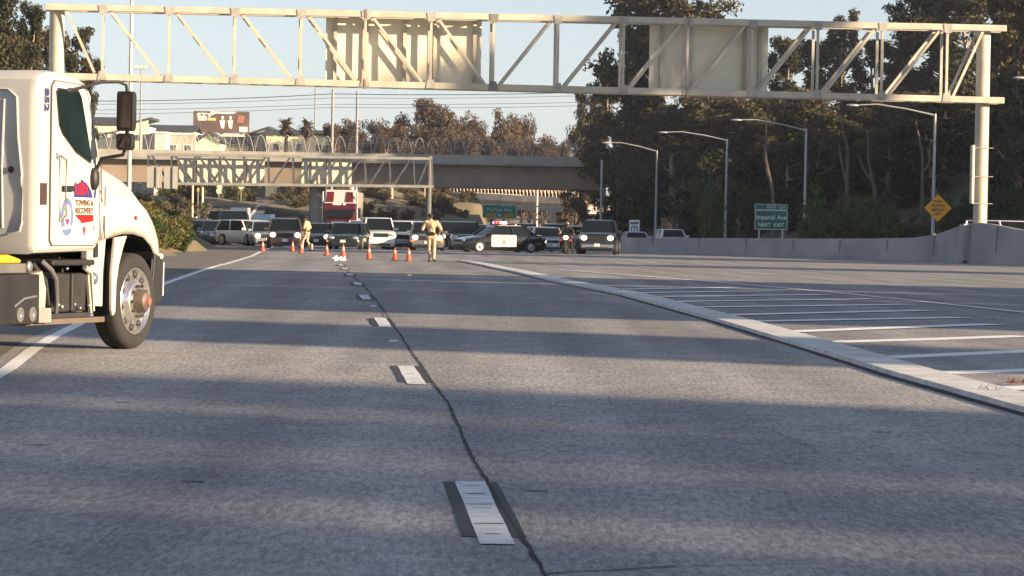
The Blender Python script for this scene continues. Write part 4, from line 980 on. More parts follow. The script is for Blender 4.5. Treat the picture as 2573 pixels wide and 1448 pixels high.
# shrubs on the left slope, the ramp bank and the middle embankment
LS = 'shrubs on the sunlit slope beyond the truck'
def shrubs(poly, n, d0, d1, smin, smax, leaf, lab, grp, seed, hk=.8):
    rr = random.Random(seed)
    for _ in range(n):
        px = rr.uniform(poly[0], poly[1]); d = rr.uniform(d0, d1); x = X(px, d)
        if float(XL(d)) - 1.0 < x and d < 345: continue
        lab_ = lab + ' ' + near(HL_, px)
        w = rr.uniform(smin, smax); place('bush', rr.randrange(3), x, d, 0, w, lab_, grp, leaf=leaf, bark=M_bark2, name='shrub', cat='shrub', H=w * hk * rr.uniform(.8, 1.3))
rs_ = random.Random(9)
ZN = [('low yellow-green shrub at the slope foot right of the truck', LF_dry), ('yellow-green shrub near the slope foot right of the truck', LF_dry), ('olive-brown shrub halfway up the sunlit slope right of the truck', LF_pale), ('dry brown shrub on the upper half of the slope behind the truck hood', LF_pale), ('dark shrub near the top of the slope behind the truck hood', LF_bush)]
for yy in np.arange(138, 275, 5.4):
    for k in range(9):
        o = .9 + k * 2.2 + rs_.uniform(-.9, .9); y_ = yy + rs_.uniform(-2.6, 2.6); x = float(HT(y_)) - o; pxx = CX + F * x / y_
        w = (1.7 + .33 * k) * rs_.uniform(.75, 1.35)
        if pxx < 200 or (k > 5 and yy < 200) or pxx + w * .5 * F / y_ > 502: continue
        place('bush', rs_.randrange(3), x, y_, 0, w, ZN[min(k // 2, 4)][0].split(' right of')[0].split(' behind')[0] + ' ' + near(HL_, pxx), LS, leaf=ZN[min(k, 3 + k % 2)][1], bark=M_bark2, name='shrub', cat='shrub', H=w * rs_.uniform(.5, .85))
for k in range(16):
    px = rs_.uniform(400, 470); d = rs_.uniform(188, 222); w = rs_.uniform(1.2, 2.2); x = X(px, d)
    if x < float(XL(d)) + .6: place('bush', rs_.randrange(3), x, d, 0, w, 'small shrub at the nose of the slope beside the leftmost cars', LS, leaf=LF_dry, bark=M_bark2, name='shrub', cat='shrub', H=w * .8)
shrubs((240, 420), 28, 265, 320, 2.0, 4.0, LF_pale, 'olive shrub high on the slope', LS, 3)
for k in range(18):
    px = 405 + k * 3.4; d = rs_.uniform(184, 200); w = rs_.uniform(1.3, 2.1); x = X(px, d)
    place('bush', k % 3, x, d, 0, w, 'small yellow-green shrub at the slope nose ' + near(HL_, px), LS, leaf=LF_dry if k % 3 else LF_bush, bark=M_bark2, name='shrub', cat='shrub', H=w * .75)
for k in range(48):
    y_ = rs_.uniform(146, 188); x = float(XL(y_)) - rs_.uniform(-.3, 3.0); w = rs_.uniform(1.3, 2.4)
    if CX + F * (x + w * .45) / y_ > 510: continue
    place('bush', k % 3, x, y_, 0, w, 'low shrub on the near nose of the slope ' + near(HL_, CX + F * x / y_), LS, leaf=LF_dry if k % 3 else LF_bush, bark=M_bark2, name='shrub', cat='shrub', H=w * .7)
shrubs((330, 490), 24, 252, 320, 2.0, 3.6, LF_pale, 'olive shrub on the middle of the bank', LS, 41)
shrubs((440, 540), 16, 262, 330, 1.0, 2.2, LF_pale, 'small olive shrub on the dirt behind the leftmost cars', 'shrubs on the bank left of the ramp', 31)
shrubs((405, 560), 24, 285, 400, 1.5, 4.0, LF_pale, 'olive shrub on the dirt bank', 'shrubs on the bank left of the ramp', 4)
shrubs((400, 620), 14, 390, 450, 2.5, 5.0, LF_dry, 'pale grassy shrub below the far gantry', 'shrubs on the bank left of the ramp', 14)
shrubs((700, 790), 20, 378, 440, 2.0, 4.0, LF_pale, 'olive shrub on the bank', 'shrubs between the ramp and the column', 5)
shrubs((890, 1180), 36, 366, 408, 1.6, 3.8, LF_pale, 'olive shrub on the sunlit embankment', 'shrubs on the embankment under the overpass', 6, .6)
shrubs((1395, 1470), 9, 400, 440, 2.5, 4.5, LF_pale, 'olive shrub beyond the far lane', 'shrubs behind the short sign truss', 8)
for px, py, d, w in [(1245, 462, 520, 90), (1330, 462, 520, 90), (1410, 455, 510, 90), (1470, 450, 500, 90), (1180, 458, 520, 80)]:
    tpx('round', 1, px, py, d, w, 'grey-brown tree behind the far bridge', 'trees behind the far bridge', leaf=LF_far, bark=M_bark2, name='broadleaf_tree')

# trees standing right of the road, outside the photograph, that shade it in bands
OFF = 'roadside trees right of the road, outside the photo'
def offtree(y, x, r, h, k, kind='dense'):
    place(kind, k, x, y, 0, r * 2.3, 'roadside tree right of the road, outside the photo', OFF, H=h, z0=gz(y) + .3)
T26 = math.tan(SUN_AZ)
def at_(eq, x, r, h=19, k=0, kind='dense'): offtree(eq - T26 * x, x, r, h, k, kind)
for i, (eq, x, r, h, kd) in enumerate([
    (-14, 110, 7, 36, 'tall'), (-4, 118, 7, 38, 'tall'), (5, 112, 6, 36, 'tall'), (12, 118, 5, 38, 'tall'), (-8, 84, 5, 28, 'tall'), (8.5, 88, 4, 29, 'tall'), (14.5, 90, 2.5, 29, 'tall'),
    (18.4, 116, 2.6, 37, 'tall'), (16.2, 84, 1.4, 27, 'tall'), (22.0, 112, 3.6, 36, 'tall'), (27.3, 106, 2.6, 35, 'tall'), (24.8, 78, 3.6, 26, 'tall'), (27.6, 50, 1.9, 17.5, 'dense'), (22.2, 60, 1.5, 19, 'tall'),
    (38.7, 46, 2.2, 15, 'dense'), (42.0, 49, 2.6, 19, 'dense'), (43, 58, 3, 19, 'dense'), (40, 57, 2.6, 17, 'dense'), (53.8, 46, 2.3, 18, 'dense'), (57.8, 49, 2.7, 19, 'dense'), (62, 46, 2.6, 17, 'dense'), (66, 50, 3.5, 19, 'dense'), (72, 47, 3.8, 18, 'dense'), (78, 50, 3.6, 19, 'dense'),
    (84, 47, 3.8, 18, 'dense'), (90, 50, 3.4, 18, 'dense'), (56, 60, 3.2, 21, 'tall'), (63, 60, 4.5, 20, 'dense'), (70, 61, 4.5, 21, 'dense'), (77, 60, 4.5, 20, 'dense'), (86, 60, 4.5, 21, 'dense'),
    (138.5, 48, 2.6, 13, 'dense'), (143, 52, 2.8, 13, 'dense')]):
    at_(eq, x, r, h, i % 3, kd)
for i, (eq, x, r, h) in enumerate([(178, 56, 4, 27), (182, 60, 4, 28), (207, 58, 4.5, 15), (213, 56, 5.5, 16), (222, 60, 5.5, 17), (232, 60, 6, 18), (243, 62, 6.5, 19), (255, 64, 7, 20), (268, 66, 7, 21), (281, 68, 7, 22), (295, 70, 8, 23), (310, 72, 8, 23), (326, 74, 8, 23),
                                   (216, 72, 6, 18), (232, 76, 7, 20), (250, 80, 7, 22), (270, 82, 8, 24), (290, 86, 8, 25), (312, 90, 8, 25), (335, 94, 9, 25)]):
    at_(eq, x, r, h, i % 3)
# ================================================================== CARS
M_glass = mat('car_glass', (.010, .014, .017), .08, coat=0, var=.02, spec=.22)
M_tyre = mat('tyre_rubber', (.022, .021, .02), .85, var=.2, vscale=8)
M_rim = mat('alloy_rim', (.42, .42, .42), .35, .8, var=.05)
M_blk = mat('black_plastic', (.018, .018, .019), .55, var=.1)
M_chr = mat('chrome_trim', (.6, .6, .6), .2, .9, var=.05)
M_plate = mat('number_plate', (.75, .70, .68), .5, var=.05)
M_hl_on = mat('lit_headlight', (.9, .8, .65), .2, emit=(1, .80, .48), es=.75, var=.02)
M_hl_g = mat('lit_greenish_headlight', (.8, .9, .6), .2, emit=(.80, 1, .42), es=.38, var=.02)
M_hl = mat('unlit_headlight', (.45, .50, .50), .15, .3, var=.05)
M_amb = mat('amber_marker_light', (.8, .25, .03), .3, emit=(1, .3, .05), es=.28, var=.02)
M_redl = mat('red_tail_light', (.6, .02, .02), .3, emit=(1, .08, .08), es=.35, var=.02)
def paint(n, c, r=.3, co=.6, me=.0): return mat('car_paint_' + n, c, r, me, co, var=.03, vscale=.6)
def car(lab, kind, px, d, Wd, H, col, yaw=0., lit='', x=None, L=None, cat=None, grp='cars stopped behind the cones', plate=True, z=None, amber=False, name=None, grille=M_blk, scale_l=1.):
    """front points to +y in its own axes; yaw 0 faces the camera"""
    xx = X(px, d) if x is None else x
    bear = math.atan2(xx, d); rz = math.pi - 0 + rad(yaw) - 0
    zz = max(gz(d), tz(xx, d)) if z is None else z
    t = thing(name or {'sedan': 'sedan', 'suv': 'suv', 'pickup': 'pickup_truck', 'van': 'van'}[kind], lab, cat or {'sedan': 'car', 'suv': 'suv', 'pickup': 'pickup truck', 'van': 'van'}[kind], (xx, d, zz), rz, grp)
    L = L or {'sedan': 4.8, 'suv': 4.8, 'pickup': 5.7, 'van': 5.2}[kind]; w = Wd / 2; l = L / 2
    gc = {'sedan': .15, 'suv': .20, 'pickup': .26, 'van': .20}[kind]; belt = {'sedan': .64, 'suv': .60, 'pickup': .62, 'van': .52}[kind] * H
    # side profile of the lower body: (y, top z)
    if kind == 'sedan': top = [(-l, .60 * H * .9), (-l + .15, belt + .03), (-l + .9, belt + .05), (-.2, belt), (l - 1.35, belt - .02), (l - .5, belt - .14), (l - .08, belt - .26), (l, belt - .40)]
    elif kind == 'suv': top = [(-l, belt - .1), (-l + .1, belt), (-.2, belt), (l - 1.15, belt + .0), (l - .35, belt - .08), (l - .06, belt - .16), (l, belt - .35)]
    elif kind == 'pickup': top = [(-l, belt - .06), (-l + .05, belt), (-.4, belt), (l - 1.35, belt + .05), (l - .3, belt + .0), (l - .05, belt - .08), (l, belt - .3)]
    else: top = [(-l, belt - .1), (-l + .08, belt), (0, belt), (l - .9, belt), (l - .3, belt - .15), (l - .05, belt - .25), (l, belt - .45)]
    R = []
    for y, zt_ in top:
        e = max(0, (abs(y) - (l - .45)) / .45); ww = w * (1 - .13 * e * e)
        R.append([(-ww * .9, y, gc), (-ww, y, gc + .18), (-ww, y, zt_ - .16), (-ww * .93, y, zt_ - .03), (-ww * .75, y, zt_), (0, y, zt_ + .025), (ww * .75, y, zt_), (ww * .93, y, zt_ - .03), (ww, y, zt_ - .16), (ww, y, gc + .18), (ww * .9, y, gc)])
    b = MB(); b.loft(R)
    # roof and pillars join the body
    if kind == 'sedan': gh = [(-l + .55, belt + .03), (-l + 1.35, H - .05), (.15, H), (.55, H - .04), (l - 1.35, belt)]
    elif kind == 'suv': gh = [(-l + .1, belt - .02), (-l + .45, H - .06), (-.3, H), (.45, H - .05), (l - 1.25, belt)]
    elif kind == 'pickup': gh = [(-.95, belt - .02), (-.75, H - .05), (-.2, H), (.55, H - .05), (l - 1.45, belt + .02)]
    else: gh = [(-l + .08, belt), (-l + .2, H - .05), (0, H), (l - 1.5, H - .08), (l - .75, belt)]
    y0, y1, y2, y3 = gh[0][0], gh[1][0], gh[3][0], gh[4][0]; rw = w * .76; bw = w * .94
    b.loft([[(-rw, y1, H - .06), (rw, y1, H - .06), (rw * .9, y1 + .1, H - .015), (-rw * .9, y1 + .1, H - .015)], [(-rw, (y1 + y2) / 2, H - .05), (rw, (y1 + y2) / 2, H - .05), (rw * .85, (y1 + y2) / 2, H), (-rw * .85, (y1 + y2) / 2, H)],
            [(-rw, y2, H - .07), (rw, y2, H - .07), (rw * .9, y2 - .1, H - .02), (-rw * .9, y2 - .1, H - .02)]])
    for s in (-1, 1):
        for (yb, yt) in ((y0, y1), (y3, y2), ((y0 + y3) / 2 - .1, (y1 + y2) / 2 - .1)):
            b.beam((s * bw, yb, belt - .03), (s * (rw + .01), yt, H - .05), .07, .09)
    body = b.build('body', col, t, auto=38)
    g = MB(); A = [(-bw + .02, y0 + .02, belt - .02), (bw - .02, y0 + .02, belt - .02), (bw - .02, y3 - .02, belt - .02), (-bw + .02, y3 - .02, belt - .02)]
    T_ = [(-rw + .02, y1, H - .065), (rw - .02, y1, H - .065), (rw - .02, y2, H - .065), (-rw + .02, y2, H - .065)]
    g.loft([A, T_]); g.build('windows', M_glass, t)
    wr = {'sedan': .33, 'suv': .37, 'pickup': .39, 'van': .35}[kind]
    for sy in (l - .95, -l + .95):
        for s in (-1, 1):
            wb = MB().lathe([(-.11, wr * .8), (-.11, wr * .97), (-.06, wr), (.06, wr), (.11, wr * .97), (.11, wr * .8)], (s * (w - .08), sy, wr), (1, 0, 0), 18).build('wheel', M_tyre, t, auto=40)
            MB().lathe([(0, wr * .66), (.03 * s, wr * .66), (.015 * s, wr * .5), (.035 * s, .08), (.05 * s, .06)], (s * (w + .015), sy, wr), (1, 0, 0), 16).build('rim', M_rim, wb, auto=40)
    hz = {'sedan': belt - .30, 'suv': belt - .26, 'pickup': belt - .28, 'van': belt - .42}[kind]; fy = l + .01
    for i, s in enumerate((-1, 1)):
        on = {'': 0, 'b': 1, 'r': i == 1, 'l': i == 0, 'g': 2, 'gl': 2 * (i == 0), 'gr': 2 * (i == 1)}[lit]; m_ = [M_hl, M_hl_on, M_hl_g][int(on)]
        h = MB(); h.ell((s * w * .70, fy - .03, hz), (.185 if on else .2, .08, .15 if on else .085), 12, 8); h.build('headlight', m_, t, smooth=True)
        MB().box((s * (w + .10), y3 - .1, belt + .07), (.2, .09, .15)).build('wing_mirror', col if kind != 'pickup' else M_blk, t, bevel=.03)
        if amber: MB().box((s * w * .86, fy - .02, hz - .19), (.22, .06, .08)).build('marker_light', M_amb, t)
    MB().box((0, fy - .02, hz - .02), (w * .95, .08, .24 if kind != 'sedan' else .15)).build('grille', grille, t, bevel=.02)
    MB().box((0, fy - .04, gc + .22), (Wd * .86, .16, .22)).build('bumper', col if kind in ('sedan', 'suv') else (M_chr if kind == 'pickup' else M_blk), t, bevel=.04)
    MB().box((0, fy + .01, gc + .10), (w * 1.2, .12, .12)).build('air_intake', M_blk, t)
    if plate: MB().box((0, fy + .05, gc + .28), (.31, .02, .16)).build('number_plate', M_plate, t)
    b = MB(); b.box((0, -l + .0, gc + .25), (Wd * .85, .16, .22)); b.build('rear_bumper', M_blk, t)
    MB().box((0, 0, gc + .02), (Wd * .8, L * .9, .12)).build('underbody', M_blk, t)
    for s in (-1, 1): MB().box((s * w * .78, -l - .005, belt - .22), (.26, .05, .14)).build('tail_light', mat('dark_red_lens', (.25, .01, .01), .3), t)
    return t
W_ = paint('white', (.72, .72, .70)); SV = paint('silver', (.36, .38, .40), .3, .6, .4); BK = paint('black', (.012, .013, .015), .15); DG = paint('dark_green', (.012, .028, .028), .2)
BR_ = paint('dark_brown', (.10, .06, .055), .3); GY = paint('grey', (.14, .145, .15), .3); DB_ = paint('dark_blue', (.02, .035, .06), .2); LB = paint('light_blue', (.45, .50, .60), .3)
car('brown SUV with glowing headlights at the front of the queue, behind the left cones', 'suv', 717, 199, 2.0, 1.74, BR_, 4, 'b')
car('small silver car with one glowing headlight, just left of the brown SUV', 'suv', 665, 212, 1.85, 1.55, SV, 10, 'b')
car('white SUV turned sideways among the dark cars at the left of the queue', 'suv', 622, 217, 1.85, 1.62, W_, 38, '')
car('dark jeep-like SUV with a pale grille near the left end of the queue', 'suv', 540, 222, 1.9, 1.55, DB_, 8, '', grille=M_chr)
car('leftmost dark green car of the queue, partly behind the shrubs, one headlight greenish', 'suv', 500, 229, 1.85, 1.55, DG, 6, 'gr')
car('tall dark blue van with one yellow-green headlight behind the jeep', 'van', 585, 232, 2.2, 2.25, DB_, 6, 'gr')
car('dark car squeezed between the second officer and the green sedan', 'sedan', 808, 214, 1.8, 1.5, DG, -4, 'b')
car('dark green car with a pale number plate behind the middle cones', 'suv', 877, 200, 1.95, 1.55, DG, -5, '', amber=True)
car('boxy white SUV right of the dark green car', 'suv', 950, 205, 1.85, 1.88, W_, 7, '', grille=DG)
car('white pickup-nosed SUV with a black grille beside the boxy white one', 'suv', 1003, 209, 1.85, 1.72, W_, 6, '', grille=M_blk)
car('dark car with two blazing headlights right behind the near officer', 'suv', 1073, 204, 2.0, 1.68, GY, 2, 'b', amber=True)
car('dark SUV just right of the near officer', 'suv', 1135, 219, 1.85, 1.75, BK, 4, 'r')
car('black SUV whose roof shows just left of the police car', 'suv', 1170, 214, 1.9, 1.74, BK, 3, '')
car('dark blue car whose roof shows just behind the police car light bar', 'suv', 1318, 226, 1.85, 1.72, DB_, 0, '')
car('silver sedan with one glowing headlight right of the police car', 'sedan', 1368, 207, 1.85, 1.50, SV, 14, 'b')
car('dark hatchback behind the silver sedan', 'suv', 1393, 226, 1.8, 1.72, DB_, 0, '')
car('pale car behind the two motorcycles', 'sedan', 1448, 228, 1.8, 1.62, LB, 0, '')
car('black pickup truck with bright headlights at the right end of the queue', 'pickup', 1507, 196, 2.1, 1.95, BK, -4, 'b', cat='pickup truck')
car('white camper van roof rising behind the jeep-like SUV', 'van', 543, 292, 1.5, 1.85, W_, 4, '', cat='van')
car('white SUV roof seen above the concrete barrier between two lamp posts', 'suv', 1688, 262, 1.9, 1.52, W_, 8, 'gr', grp='cars beyond the concrete barrier')
car('pale blue car roof seen above the left end of the concrete barrier', 'sedan', 1597, 250, 1.7, 1.28, LB, 5, '', grp='cars beyond the concrete barrier')
v = car('white van with red and amber lights behind the barrier at the right edge', 'van', 2548, 188, 2.0, 2.28, W_, 78, '', grp='cars beyond the concrete barrier', L=5.4)
MB().box((.2, -2.72, 1.95), (.9, .06, .16)).build('warning_light', M_redl, v); MB().box((1.02, -1.6, 2.0), (.04, 1.2, .16)).build('warning_light', M_redl, v); MB().box((1.02, -2.3, 1.95), (.04, .7, .2)).build('amber_light', M_amb, v)
car('grey car of the second row left of the silver car', 'sedan', 690, 240, 1.8, 1.55, GY, 4, '')
car('black car of the second row behind the white SUVs', 'suv', 985, 236, 1.9, 1.75, BK, 4, '')
car('silver car of the second row behind the dark SUV near the officer', 'suv', 1120, 243, 1.9, 1.78, SV, 0, '')
car('black car of the second row behind the police car', 'suv', 1262, 240, 1.9, 1.70, BK, 0, '')
car('dark car of the second row above the jeep-like SUV', 'sedan', 512, 243, 1.8, 1.5, BK, 8, 'b')
car('grey car between the jeep-like SUV and the white sideways SUV', 'suv', 573, 226, 1.8, 1.6, GY, 8, 'b')
car('white car of the second row just left of the brown SUV', 'sedan', 643, 233, 1.8, 1.6, W_, 6, '')
car('pale car of the second row left of the near officer', 'suv', 1038, 228, 1.85, 1.75, W_, 4, '')
car('dark car of the second row between the near officer and the police car', 'sedan', 1212, 236, 1.8, 1.6, DB_, 0, 'b')
car('white car of the third row above the roof of the dark green car', 'suv', 905, 252, 1.85, 1.75, W_, 0, '')
car('white car high on the ramp under the overpass', 'suv', 758, 575, 2.2, 1.7, W_, 60, 'b', z=P(758, 485, 575).z + .2, grp='vehicles on the ramp')
# ---- truck with a dark cab and white top, blue box trailer
def boxtruck(lab, px, d, Wd, H, colc, colb, name='box_truck', cat='truck', cab=1.7):
    t = thing(name, lab, cat, (X(px, d), d, max(gz(d), tz(X(px, d), d))), math.pi, 'trucks in the queue'); w = Wd / 2
    MB().b2((-w, -5, .9), (w, 0, H)).build('cargo_box', colb, t, bevel=.04)
    b = MB(); b.loft([[(-w * .9, .05, .4), (w * .9, .05, .4), (w * .9, .05, cab + .3), (-w * .9, .05, cab + .3)], [(-w * .9, .9, .4), (w * .9, .9, .4), (w * .84, .9, cab + .25), (-w * .84, .9, cab + .25)], [(-w * .9, 1.5, .4), (w * .9, 1.5, .4), (w * .9, 1.5, 1.2), (-w * .9, 1.5, 1.2)], [(-w * .8, 2.1, .45), (w * .8, 2.1, .45), (w * .8, 2.1, 1.1), (-w * .8, 2.1, 1.1)]])
    b.build('cab', colc, t, bevel=.03)
    MB().loft([[(-w * .78, .93, cab + .15), (w * .78, .93, cab + .15), (w * .8, 1.5, 1.24), (-w * .8, 1.5, 1.24)], [(-w * .78, .97, cab + .17), (w * .78, .97, cab + .17), (w * .8, 1.54, 1.26), (-w * .8, 1.54, 1.26)]]).build('windscreen', M_glass, t)
    for s in (-1, 1):
        MB().ell((s * w * .62, 2.1, .85), (.16, .06, .1)).build('headlight', M_hl, t, smooth=True)
        for y in (1.2, -3.4): MB().lathe([(-.12, .4), (-.12, .44), (.12, .44), (.12, .4)], (s * (w - .15), y, .44), (1, 0, 0), 16).build('wheel', M_tyre, t, auto=40)
    return t
boxtruck('dark-cabbed truck with a cream top at the back left of the queue', 599, 292, 1.3, 2.2, BK, W_, cab=1.6)
boxtruck('blue box truck standing out behind the left of the queue', 658, 300, 1.6, 1.95, BK, mat('blue_box_paint', (.05, .10, .19), .4, var=.1), cab=.7)
t = thing('machinery', 'dark vertical load between the two box trucks at the back left', 'machinery', (X(624, 290), 290, gz(290))); t.scale = (.8, .8, .8)

MB().tube([(-.3, 0, 0), (-.25, 0, 2.0), (-.2, 0, 2.5), (-.25, 0, 3.0)], [.5, .45, .28, .1], 8).build('mast', M_dk, t, auto=40); MB().b2((-.8, -.3, 0), (.9, .3, 1.9)).build('base_block', M_dk, t, bevel=.15)
# ---- red semi truck
d = 262; t = thing('semi_truck', 'red semi truck with a white wind deflector above the middle of the queue', 'semi truck', (X(853, d), d, gz(d)), math.pi, 'trucks in the queue')
RD = paint('deep_red', (.075, .007, .012), .3); PW = paint('warm_white', (.60, .52, .47), .5)
MB().loft([[(-1.2, -2.6, .9), (1.2, -2.6, .9), (1.2, -2.6, 3.0), (-1.2, -2.6, 3.0)], [(-1.2, -.2, .9), (1.2, -.2, .9), (1.2, -.2, 3.0), (-1.2, -.2, 3.0)], [(-1.1, .35, .9), (1.1, .35, .9), (1.1, .35, 1.9), (-1.1, .35, 1.9)]]).build('cab', RD, t, bevel=.06)
MB().loft([[(-.95, .3, .9), (.95, .3, .9), (.95, .3, 1.95), (-.95, .3, 1.95)], [(-.8, 2.2, .8), (.8, 2.2, .8), (.8, 2.2, 1.7), (-.8, 2.2, 1.7)]]).build('hood', RD, t, bevel=.08)
MB().loft([[(-1.02, -.16, 2.72), (1.02, -.16, 2.72), (1.0, .40, 1.98), (-1.0, .40, 1.98)], [(-1.02, -.12, 2.74), (1.02, -.12, 2.74), (1.0, .44, 2.0), (-1.0, .44, 2.0)]]).build('windscreen', M_glass, t)
MB().loft([[(-1.25, -2.6, 3.0), (1.25, -2.6, 3.0), (1.25, -2.6, 4.05), (-1.25, -2.6, 4.05)], [(-1.2, -.15, 3.02), (1.2, -.15, 3.02), (1.1, -1.0, 4.05), (-1.1, -1.0, 4.05)]]).build('wind_deflector', PW, t, bevel=.05)
for s in (-1, 1):
    MB().loft([[(s * .48, -.22, 3.12), (s * 1.02, -.22, 3.12), (s * .96, -.90, 3.86), (s * .46, -.90, 3.86)], [(s * .48, -.14, 3.14), (s * 1.02, -.14, 3.14), (s * .96, -.82, 3.90), (s * .46, -.82, 3.90)]]).build('red_panel', mat('dark_red_panel', (.12, .01, .012), .5, var=.1), t)
    MB().cyl((s * 1.3, -.4, 1.2), (s * 1.3, -.4, 3.9), .07, n=10).build('exhaust_stack', M_chr, t)
    MB().box((s * 1.5, .2, 2.3), (.2, .12, .75)).build('wing_mirror', M_blk, t); MB().beam((s * 1.2, .2, 2.7), (s * 1.5, .2, 2.7), .04, .04).build('mirror_arm', M_chr, t)
    MB().ell((s * .72, 2.2, 1.15), (.16, .08, .16)).build('headlight', M_hl, t, smooth=True)
    for y in (1.6, -2.0): MB().lathe([(-.15, .45), (-.15, .5), (.15, .5), (.15, .45)], (s * .95, y, .5), (1, 0, 0), 16).build('wheel', M_tyre, t, auto=40)
for xx, m_ in ((-.35, M_amb), (.0, M_hl_on), (.2, M_amb), (.42, M_hl_on)): MB().ell((xx, -.05, 2.95), (.13, .05, .07), 8, 5).build('roof_marker_light', mat('cab_marker_light', (.9, .5, .5), .3, emit=(1, .55, .45), es=.3), t)
MB().box((0, 2.22, 1.25), (1.0, .08, .8)).build('grille', M_chr, t, bevel=.03); MB().box((0, 2.3, .65), (2.2, .25, .35)).build('bumper', M_chr, t, bevel=.05)
MB().b2((-1.25, -12, 1.1), (1.25, -3.0, 3.9)).build('trailer', PW, t, bevel=.03)
# ---- police car, side on, front towards the left
d = 197; pc = car('black and white police patrol car with a glowing red light bar', 'sedan', 1254, d, 1.92, 1.52, BK, 90 - 22 + 180 - 180, '', cat='police car', grp=None, plate=False, name='police_car', L=5.05)
pc.rotation_euler[2] = rad(90 + 24)
side = 1 if (Matrix.Rotation(pc.rotation_euler[2], 3, 'Z') @ Vector((1, 0, 0))).y < 0 else -1
MWD = mat('police_white_door', (.58, .54, .44), .4, coat=.3, var=.03)
yc = .1
for s in (side, -side):
    dm = MB(); rr_ = .05; dm.prism([(yc - .78, .33), (yc + .70, .31), (yc + .78, .36), (yc + .78, .95), (yc + .72, 1.0), (yc - .72, 1.0), (yc - .78, .95)], 0, s * .935, s * .985)
    dr = dm.build('front_door', MWD, pc, bevel=.02)
    sx_ = s * .99; MK = mat('gold_grey_emblem', (.20, .16, .09), .5, var=.05)
    pts = []
    for k in range(14): r_ = .165 if k % 2 == 0 else .10; a = math.pi / 2 + k * math.pi / 7; pts.append((yc + r_ * math.cos(a), .60 + r_ * math.sin(a)))
    MB().prism(pts, 0, sx_, sx_ + s * .006).build('star_emblem', MK, dr)
    xdir = (0, 1, 0) if s > 0 else (0, -1, 0); wd = 'CALIFORNIA HIGHWAY PATROL'
    for i, chh in enumerate(wd):
        if chh == ' ': continue
        a = math.pi * (.93 - .86 * i / (len(wd) - 1)); u = Vector(xdir) * (math.cos(a) * .43) + Vector((0, 0, math.sin(a) * .30)); 
        tx = (Vector(xdir) * math.sin(a) - Vector((0, 0, math.cos(a)))).normalized(); upv = (Vector(xdir) * math.cos(a) + Vector((0, 0, math.sin(a)))).normalized()
        text(chh, .085, frame(Vector((sx_ + s * .004, yc, .55)) + u, tx, upv), MK, dr, bold=.003)
    MB().b2((sx_, yc - .62 * s - .05, .86), (sx_ + s * .01, yc - .62 * s + .09, .89)).build('door_handle', M_blk, dr)
MB().b2((-.72, -1.05, 1.515), (.72, .35, 1.535)).build('white_roof', MWD, pc)
lb = MB().b2((-.66, -.24, 1.55), (.66, .14, 1.60)).build('light_bar', M_blk, pc)
M_pr = mat('lit_red_beacon', (.9, .02, .05), .3, emit=(1, .03, .06), es=.42); M_pb = mat('lit_blue_beacon', (.5, .55, 1), .3, emit=(.65, .75, 1), es=.4); M_pa = mat('lit_amber_beacon', (1, .4, .1), .3, emit=(1, .42, .14), es=.5)
for (ya, yb, m_) in ((-.62, -.36, M_pb), (-.35, -.05, M_pr), (-.04, .08, M_pa), (.09, .40, M_pr), (.41, .62, M_pb)):
    MB().b2((ya, -.24, 1.605), (yb, .14, 1.76)).build('beacon', m_, lb, bevel=.02)
MB().cyl((-.3, -.9, 1.53), (-.3, -.9, 1.62), .05).build('antenna', W_, pc)
# ---- motorcycles
def motorcycle(lab, px, d, yaw, col, on):
    t = thing('motorcycle', lab, 'motorcycle', (X(px, d), d, gz(d)), math.pi + rad(yaw), 'police motorcycles')
    for y in (.78, -.72):
        wb = MB().lathe([(-.06, .26), (-.07, .31), (0, .335), (.07, .31), (.06, .26)], (0, y, .335), (1, 0, 0), 20).build('wheel', M_tyre, t, auto=40)
        MB().lathe([(-.02, .25), (.02, .25), (.04, .05)], (0, y, .335), (1, 0, 0), 14).build('rim', M_rim, wb, auto=40)
    MB().loft([[(-.14, -.5, .35), (.14, -.5, .35), (.2, -.5, .75), (-.2, -.5, .75)], [(-.2, 0, .3), (.2, 0, .3), (.22, 0, .8), (-.22, 0, .8)], [(-.17, .45, .45), (.17, .45, .45), (.24, .45, 1.0), (-.24, .45, 1.0)]]).build('engine_body', col, t, bevel=.04)
    MB().loft([[(-.14, .5, .6), (.14, .5, .6), (.3, .5, 1.05), (-.3, .5, 1.05)], [(-.12, .72, .62), (.12, .72, .62), (.24, .7, 1.1), (-.24, .7, 1.1)]]).build('front_fairing', col, t, bevel=.04)
    MB().loft([[(-.26, .55, 1.08), (.26, .55, 1.08), (.2, .36, 1.42), (-.2, .36, 1.42)], [(-.26, .57, 1.09), (.26, .57, 1.09), (.2, .38, 1.43), (-.2, .38, 1.43)]]).build('windscreen', M_glass, t)
    MB().box((0, -.25, .86), (.32, .65, .12)).build('seat', M_blk, t, bevel=.04)
    MB().ell((0, .74, .92), (.15, .06, .13), 12, 8).build('headlight', M_hl_on if on else M_hl, t, smooth=True)
    for s in (-1, 1):
        MB().tube([(s * .1, .45, 1.0), (s * .25, .42, 1.08), (s * .42, .3, 1.06)], .02, 6).build('handlebar', M_blk, t)
        MB().box((s * .34, -.62, .68), (.22, .5, .4)).build('pannier', col, t, bevel=.05)
        MB().box((s * .4, .42, 1.22), (.14, .03, .09)).build('wing_mirror', M_blk, t); MB().beam((s * .07, .48, .55), (s * .07, .8, .33), .05, .05).build('fork', M_chr, t)
        if on: MB().ell((s * .26, .62, .78), (.05, .04, .05)).build('marker_light', M_redl, t)
    return t
motorcycle('police motorcycle with a yellow headlight under the helmeted rider', 1425, 192, -6, BK, True)
motorcycle('empty grey motorcycle between the rider and the black pickup truck', 1455, 198, -4, GY, False)

